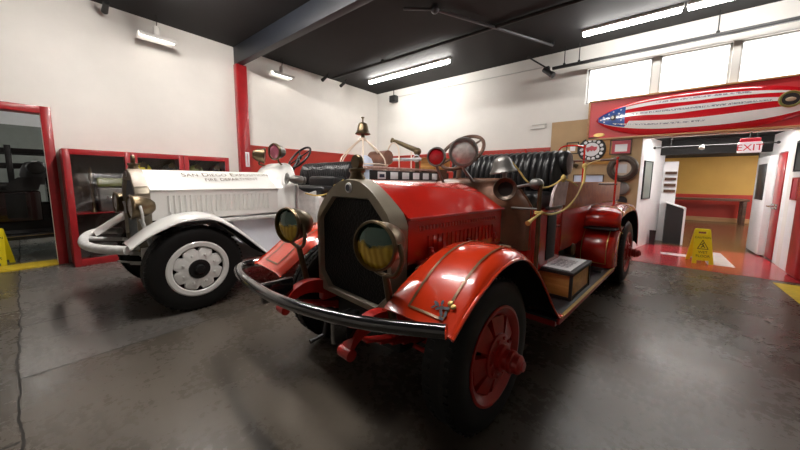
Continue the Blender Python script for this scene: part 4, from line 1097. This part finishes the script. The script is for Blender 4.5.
# ------------------------------------------------------------------ surfboard panel
YS = YB
t = thing('mounted_panel', 'long red display panel with oak frame hung below the high windows', 'panel', (.62, YS, 2.45), 0)
W2 = 1.78
MB().box(-W2+.03, W2-.03, -.05, -.012, .03, .85).build('backing', M['boardred'], t)
fr = MB()
fr.box(-W2, W2, -.10, 0, 0, .035, .004).box(-W2, W2, -.10, 0, .845, .88, .004).box(-W2, -W2+.035, -.10, 0, .0, .88, .004).box(W2-.035, W2, -.10, 0, 0, .88, .004)
fr.build('frame', M['framewood'], t)
MB().lathe([(.11, 0), (.10, .006), (.002, .006)], (-W2+.24, -.05, .11), (0, -1, 0), 28, sy=.42).build('yellow_plate', M['gold'], t)
# board
sbt = thing('surfboard', 'flag-painted surfboard mounted on the long red panel', 'surfboard', (.62, YS-.05, 2.45), 0)
Xa, Xb = -1.62, 1.62
def half(u):           # half-height of the board along its length
    s_ = 2*u-1
    return .405*(1-abs(s_)**2.6)**.72
def mid(u): return .43-.03*math.sin(PI*u)
NU = 60
def outline(k, u0=0., u1=1.):
    us = [u0+(u1-u0)*i/NU for i in range(NU+1)]
    return us
rings = []
for i in range(NU+1):
    u = .002+.996*i/NU; x = Xa+(Xb-Xa)*u; h = half(u); c_ = mid(u)
    th = .05*(h/.385)**.5
    rings.append([(x, -.03-th*math.cos(a)*(1 if math.cos(a) > 0 else .6), c_+h*math.sin(a)) for a in [2*PI*k/20 for k in range(20)]])
sb = MB().rings(rings).build('board', M['sb_red'], sbt, ang=60)
def yfront(u, z):      # y of the deck at height z
    h = half(u); c_ = mid(u); s_ = max(-1, min(1, (z-c_)/h)); th = .05*(h/.385)**.5
    return -.03-th*math.sqrt(1-s_*s_)
def patch(u0, u1, f0, f1, m, name, lift=.003, n=40):
    """strip of the deck between fractions f0(u), f1(u) of its half-height"""
    rows = []
    for i in range(n+1):
        u = u0+(u1-u0)*i/n; x = Xa+(Xb-Xa)*u; h = half(u)*.97; c_ = mid(u)
        fa, fb = (f0(u) if callable(f0) else f0), (f1(u) if callable(f1) else f1)
        fa = max(-.98, min(.98, fa)); fb = max(fa+.001, min(.985, fb))
        rows.append([(x, yfront(u, c_+h*(fa+(fb-fa)*k/6))-lift, c_+h*(fa+(fb-fa)*k/6)) for k in range(7)])
    return MB().grid(rows).build(name, M[m], sb, ang=60)
wob = lambda a, b, c_: (lambda u: a+b*math.sin(9*u+c_)+.3*b*math.sin(23*u+2*c_))
patch(.015, .165, lambda u: -.62, lambda u: .92, 'sb_blue', 'blue_canton')
patch(.165, .90, wob(.60, .03, 0), lambda u: .86-.12*u, 'sb_white', 'white_stripe')
patch(.165, .86, wob(.10, .05, 1), wob(.38, .03, 2), 'sb_white', 'white_stripe')
patch(.05, .97, lambda u: -.66-.05*u, lambda u: -.62 if u < .165 else -.22+.03*math.sin(10*u), 'sb_white', 'white_stripe')
for a, b, u0, u1 in ((.68, .76, .32, .72), (.19, .28, .20, .80), (-.46, -.38, .10, .55)):
    patch(u0, u1, a, b, 'print', 'fine_print', .005)
stt = MB()
for i, (u, f) in enumerate(((.03, .0), (.045, .45), (.05, -.35), (.075, .62), (.07, .08), (.10, .72), (.115, -.45), (.14, .72), (.145, .25), (.145, -.1), (.15, -.45), (.13, .45))):
    x = Xa+(Xb-Xa)*u; z = mid(u)+half(u)*f*.97; y = yfront(u, z)-.006
    pts = []
    for k in range(10):
        rr = .021 if k % 2 == 0 else .009
        pts.append((x+rr*math.sin(k*PI/5), y, z+rr*math.cos(k*PI/5)))
    stt.face(pts)
stt.build('white_star', M['sb_white'], sb, weld=False)
u = .10; MB().lathe([(.055, 0), (.05, .004), (.002, .004)], (Xa+(Xb-Xa)*u, yfront(u, mid(u)+.03)-.003, mid(u)+.03), (0, -1, 0), 20).build('dark_portrait', M['ink'], sb)
u = .10; MB().lathe([(.026, 0), (.002, .004)], (Xa+(Xb-Xa)*u-.01, yfront(u, mid(u)+.03)-.0075, mid(u)+.04), (0, -1, 0), 12, sy=1.3).build('pale_portrait', M['sb_white'], sb)
u = .862; cz_ = mid(u)+half(u)*.20
em = MB().lathe([(.14, 0), (.14, .006), (.105, .008), (.105, .004)], (Xa+(Xb-Xa)*u, yfront(u, cz_)-.008, cz_), (0, -1, 0), 32).build('round_emblem', M['gold'], sb)
MB().torus((Xa+(Xb-Xa)*u, yfront(u, cz_)-.014, cz_), (0, 1, 0), .118, .014, 32, 8).build('emblem_ring', M['green'], em)
MB().lathe([(.10, .0), (.10, .010), (.002, .010)], (Xa+(Xb-Xa)*u, yfront(u, cz_)-.008, cz_), (0, -1, 0), 28).build('emblem_field', M['ink'], em)
MB().lathe([(.062, 0), (.05, .012), (.02, .018), (.002, .019)], (Xa+(Xb-Xa)*u, yfront(u, cz_)-.016, cz_-.005), (0, -1, 0), 18, sy=.6).build('emblem_figure', M['cream'], em)

# ------------------------------------------------------------------ pegboard wall and what hangs on it
struct(MB().box(-1.93, -.13, YB-.02, YB, .0, 2.95).box(-1.93, -.13, YB-.023, YB, 1.28, 1.29).box(-.93, -.92, YB-.023, YB, 0, 2.95).build('trim_pegboard', M['tan'], origin=(0, 0, 0)))
YP = YB-.024
def picture(label, x, z, w, h, frame, face, name='framed_picture', inner=None, fw=.02, shape=None):
    t = thing(name, label, 'picture', (x, YP, z), 0)
    f = MB().box(-w/2, w/2, -.025, 0, -h/2, -h/2+fw).box(-w/2, w/2, -.025, 0, h/2-fw, h/2).box(-w/2, -w/2+fw, -.025, 0, -h/2, h/2).box(w/2-fw, w/2, -.025, 0, -h/2, h/2)
    f.build('frame', M[frame], t)
    MB().box(-w/2+fw, w/2-fw, -.012, -.002, -h/2+fw, h/2-fw).build('picture_face', M[face], t)
    if inner: MB().box(inner[0], inner[1], -.015, -.0125, inner[2], inner[3]).build('paper_insert', M['paper'], t)
    return t
picture('small black framed notice on the tan board left of the round crest', -1.44, 2.30, .26, .28, 'ink', 'tan', inner=(-.05, .06, -.07, .05))
picture('red framed certificate on the tan board beside the hall opening', -.50, 2.27, .40, .33, 'darkwood', 'pinkred', inner=(-.1, .12, -.10, .06), fw=.025)
picture('wide grey framed photograph on the tan board below the round crest', -1.07, 1.56, .62, .22, 'darkwood', 'paper_blue')
t = thing('wall_crest', 'round black and white crest with a red badge on an orange board', 'crest', (-.98, YP, 2.24), 0)
MB().box(-.08, .32, -.02, 0, -.34, .25, .004).build('backing_board', M['wood'], t)
MB().lathe([(.28, 0), (.28, .02), (.26, .035), (.002, .035)], (-.06, -.021, 0), (0, -1, 0), 40).build('disc', M['ink'], t)
rg = MB()
for k in range(14):
    a = 2*PI*k/14
    rg.lathe([(.035, 0), (.03, .01), (.002, .012)], (-.06+.205*math.cos(a), -.056, .205*math.sin(a)), (0, -1, 0), 10)
rg.lathe([(.155, 0), (.155, .012), (.002, .012)], (-.06, -.054, 0), (0, -1, 0), 32).build('white_ring', M['paper'], t)
MB().prism([(-.11, .05), (-.04, .06), (0, .09), (.05, .06), (.11, .06), (.10, .0), (.06, -.04), (.03, -.01), (0, -.04), (-.03, -.01), (-.07, -.06), (-.1, -.02)], lambda a, b: (-.06+a, -.067, b), (0, -.012, 0)).build('red_badge', M['pinkred'], t)
t = thing('coiled_hose', 'dark coiled hose wreath around a paper disc on the tan board', 'hose', (-.43, YP, 1.80), 0)
MB().torus((0, -.06, 0), (0, 1, 0), .235, .055, 48, 12).torus((0, -.09, 0), (0, 1, 0), .20, .045, 48, 12).build('coil', M['leatherbrown2'] if 'leatherbrown2' in M else M.setdefault('leatherbrown2', mat('dark_brown_hose', (.07, .045, .03), .6, var=.4, vscale=20)), t)
MB().lathe([(.17, 0), (.17, .03), (.002, .03)], (0, -.01, 0), (0, -1, 0), 32).build('disc', M['tanwire'], t)
MB().box(-.09, .08, -.05, -.041, -.10, .09).build('paper_insert', M['paper'], t)
t = thing('wall_lamp', 'small round dark lamp on the tan board under the hose wreath', 'lamp', (-.42, YP, 1.36), 0)
MB().lathe([(.14, 0), (.15, .04), (.12, .09), (.10, .09)], (0, 0, 0), (0, -1, 0), 30).build('body', M['greymetal'], t)
MB().lathe([(.10, .06), (.06, .08), (.002, .085)], (0, 0, 0), (0, -1, 0), 24).build('lens', M['mirror'], t)
t = thing('wall_lamp', 'second small dark lamp lowest on the tan board, just above the red fender', 'lamp', (-.40, YP, 1.08), 0)
MB().lathe([(.10, 0), (.11, .03), (.09, .07), (.07, .07)], (0, 0, 0), (0, -1, 0), 24).build('body', M['dark_metal'], t)
MB().lathe([(.07, .05), (.002, .065)], (0, 0, 0), (0, -1, 0), 20).build('lens', M['mirror'], t)
t = thing('wall_trophy', 'dark oval bracket with a horn on the tan board below the small notice', 'bracket', (-1.50, YP, 1.92), 0)
MB().lathe([(.15, 0), (.15, .02), (.002, .03)], (0, 0, 0), (0, -1, 0), 28, sy=.8).build('plaque', M['darkwood'], t)
MB().tube([(-.16, -.06, .1), (-.05, -.10, .03), (.08, -.10, 0), (.2, -.06, -.06)], lambda u: .015+.04*u, 10, 4).build('horn', M['brass'], t)

# ------------------------------------------------------------------ hall furniture
t = thing('exit_sign', 'lit white EXIT sign with red letters hanging in the hall opening', 'sign', (1.44, 8.56, 2.06), 0)
MB().box(-.155, .155, -.02, .02, 0, .20, .02, 3).build('housing', M['exitwhite'], t)
text_mb('EXIT', .165, lambda a, b: (a, -.0225, .04+b)).build('lettering', M['exitred'], t)
MB().box(-.13, .13, -.018, .018, .20, .27, .01).build('top_cap', M['exitred'], t)
MB().cyl((0, 0, .26), (0, 0, .44), .012, n=8).build('hanger', M['black'], t)
t = thing('curtain_rod', 'thin black rod with round ends across the hall opening', 'rod', (.95, 8.70, 2.24), 0)
MB().cyl((-.85, 0, 0), (.85, 0, 0), .012, n=10).build('pole', M['black'], t)
for s in (-1, 1): MB().sphere((s*.86, 0, 0), .028, (1, 1, 1), 12, 8).build('finial', M['black'], t)
for s in (-.6, .6): MB().cyl((s, 0, 0), (s, 0, .26), .006, n=6).build('hanger', M['black'], t)
t = thing('spot_lamp', 'small white spot lamp on the black rod in the hall opening', 'lamp', (.82, 8.70, 2.19), 0)
MB().lathe([(.015, .05), (.03, .02), (.045, -.03), (.04, -.035), (.01, -.0)], (0, -.02, .02), (.2, .5, .8), 16).build('shade', M['fixture'], t)
MB().cyl((0, 0, .02), (0, 0, .06), .01, n=8).build('clamp', M['black'], t)
# pedestal with slanted top
t = thing('lectern', 'black slant-topped stand with a white edge in the hall', 'stand', (0, 0, 0), 0)
MB().prism([(.44, 0), (.76, 0), (.76, .86), (.44, 1.0)], lambda a, b: (a, 9.95, b), (0, .3, 0)).build('body', M['ink'], t)
MB().prism([(.76, 0), (.80, 0), (.80, .88), (.76, .88)], lambda a, b: (a, 9.93, b), (0, .33, 0)).prism([(.42, 1.0), (.80, .87), (.80, .90), (.42, 1.03)], lambda a, b: (a, 9.93, b), (0, .33, 0)).build('white_edge', M['hallwhite'], t)
# leaflet rack on a white panel
t = thing('leaflet_rack', 'white standing panel with dark leaflet trays left of the slanted stand', 'rack', (.46, 10.30, 0), 0)
MB().box(-.14, .14, 0, .04, 0, 2.02, .004).build('panel', M['hallwhite'], t)
for k in range(4):
    z = 1.25+.15*k
    MB().box(-.10, .12, -.05, 0, z, z+.02).box(-.10, .12, -.055, -.045, z, z+.07).box(-.10, -.09, -.05, 0, z, z+.07).box(.11, .12, -.05, 0, z, z+.07).build('tray', M['darkwood'], t)
t = thing('waste_bin', 'small black bin on the tiles by the left hall wall', 'bin', (.22, 9.5, .005), 0)
MB().lathe([(.07, 0), (.085, .33), (.09, .34), (.08, .34), (.07, .02)], (0, 0, 0), (0, 0, 1), 4).build('body', M['ink'], t)
def side_picture(label, x, s, y0, y1, z0, z1, frame, face, name='framed_picture'):
    t = thing(name, label, 'picture', (x, (y0+y1)/2, z0), 0)
    if x == 0:
        t.rotation_euler = (0, 0, -math.atan2(.46, 1.90)); t.location = (-.13+.46*((y0+y1)/2-8.45)/1.9+.004, (y0+y1)/2, z0)
    L = (y1-y0)/2; H = z1-z0; e = .025
    f = MB()
    for a, b, c_, d_ in ((-L, L, 0, e), (-L, L, H-e, H), (-L, -L+e, 0, H), (L-e, L, 0, H)): f.box(min(0, s*.025), max(0, s*.025), a, b, c_, d_)
    f.build('frame', M[frame], t)
    MB().box(min(s*.003, s*.014), max(s*.003, s*.014), -L+e, L-e, e, H-e).build('picture_face', M[face], t)
side_picture('tall black framed poster on the white left wall of the hall opening', 0, 1, 8.7, 9.3, 1.12, 1.98, 'ink', 'greywall')
side_picture('dark framed picture high on the white right wall of the opening', 1.978, -1, 8.05, 8.40, 1.70, 2.22, 'ink', 'dark_metal')
side_picture('red framed notice under the dark picture on the white right wall', 1.978, -1, 8.08, 8.36, 1.22, 1.60, 'red_trim', 'pinkred')
t = thing('bench', 'long dark bench table along the red wainscot at the end of the hall', 'table', (2.0, 16.4, 0), 0)
MB().box(-1.35, .9, -.3, .3, .84, .92, .01).build('top', M['darkwood'], t)
for x in (-1.25, .8):
    for y in (-.22, .22): MB().box(x-.05, x+.05, y-.05, y+.05, 0, .84, .006).build('leg', M['darkwood'], t)

# ------------------------------------------------------------------ ceiling fittings
tag(MB().tube([(-3.17, 4.91, 4.53), (-1.87, 7.76, 4.53)], .03, 10).sphere((-3.17, 4.91, 4.53), .075).cyl((-3.17, 4.91, 4.53), (-3.17, 4.91, 4.6), .05, n=12).cyl((-1.87, 7.76, 4.53), (-1.87, 7.76, 4.6), .03, n=12).tube([(-3.17, 4.91, 4.53), (-3.6, 4.55, 4.53)], .025, 8).build('ceiling_pipe', M['conduit']), 'grey pipe running slantwise under the black ceiling', 'pipe')
tag(MB().tube([(-7.6, 6.2, 4.545), (4.4, 6.2, 4.545)], .035, 10).box(-5.6, -5.5, 6.15, 6.25, 4.55, 4.6).box(0, .1, 6.15, 6.25, 4.55, 4.6).build('ceiling_pipe', M['black']), 'black pipe running along the ceiling parallel to the back wall', 'pipe')
t = thing('track_rail', 'black track rail hanging above the high windows', 'rail', (1.0, 8.2, 4.17), 0)
MB().box(-2.95, 3.4, -.035, .035, -.03, .03, .006).build('rail', M['black'], t)
for x in (-2.7, -2.4, -.2, 1.6): MB().cyl((x, 0, .03), (x, 0, .43), .01, n=8).sphere((x, 0, .05), .03, (1, 1, 1), 10, 6).build('hanger', M['black'], t)
t = thing('track_spotlight', 'black spotlight clamped to the left end of the track rail', 'spotlight', (-2.02, 8.12, 4.10), 0)
MB().cyl((-.1, 0, .06), (.08, -.05, -.09), .055, .06, 16).cyl((.08, -.05, -.09), (.13, -.065, -.13), .068, .068, 16).build('lamp_head', M['black'], t)
MB().tube([(-.02, .03, .06), (-.05, .04, .1), (-.5, .0, .45)], .018, 8).box(-.06, .02, -.02, .1, .03, .12, .01).build('yoke', M['black'], t)
def stub(label, y, x=-7.5, L=.16):
    t = thing('ceiling_spotlight', label, 'spotlight', (x, y, 4.45), 0)
    MB().cyl((-.12, 0, -.02), (.10, 0, .06), .05, .04, 14).build('lamp_head', M['black'], t)
    MB().cyl((.06, 0, .05), (.16, .02, .15), .014, n=8).build('stem', M['black'], t)
stub('black ceiling spotlight at the top left above the red doorway', 1.2, -7.6)
stub('black ceiling spotlight right of the second shaded lamp', 5.9, -7.6)
stub('black ceiling spotlight nearest the back corner of the left wall', 6.6, -7.6)
t = thing('loudspeaker', 'small black loudspeaker high in the corner on the back wall', 'loudspeaker', (-7.0, YB, 4.27), 0)
MB().box(-.13, .13, -.2, -.001, -.1, .12, .02, 3).build('cabinet', M['black'], t)
MB().cyl((0, -.1, .1), (0, -.1, .33), .015, n=8).build('bracket', M['black'], t)
tag(MB().tube([(-7.3, YB-.015, 4.36), (-4.9, YB-.015, 4.34), (-2.1, YB-.015, 4.32)], .012, 8).sphere((-4.9, YB-.015, 4.34), .03, (1, .6, 1), 10, 6).build('wall_conduit', M['winframe']), 'thin pale conduit along the top of the back wall', 'pipe')
tag(MB().box(-2.40, -2.06, YB-.03, YB, 2.93, 2.945).box(-2.44, -2.10, YB-.03, YB, 2.83, 2.845).box(-2.1, -2.06, YB-.03, YB, 2.84, 2.94).build('wall_bracket', M['winframe']), 'small pale bracket on the white back wall left of the tan board', 'bracket')

# ------------------------------------------------------------------ world and colour
wd = bpy.data.worlds.new('world'); SC.world = wd; wd.use_nodes = True
bg = wd.node_tree.nodes['Background']; bg.inputs[0].default_value = (.7, .8, 1, 1); bg.inputs[1].default_value = .3
vs = SC.view_settings
SC.display_settings.display_device = 'sRGB'
vs.view_transform = 'Standard'; vs.look = 'None'; vs.gamma = 1.; vs.exposure = 2.2; vs.use_curve_mapping = False
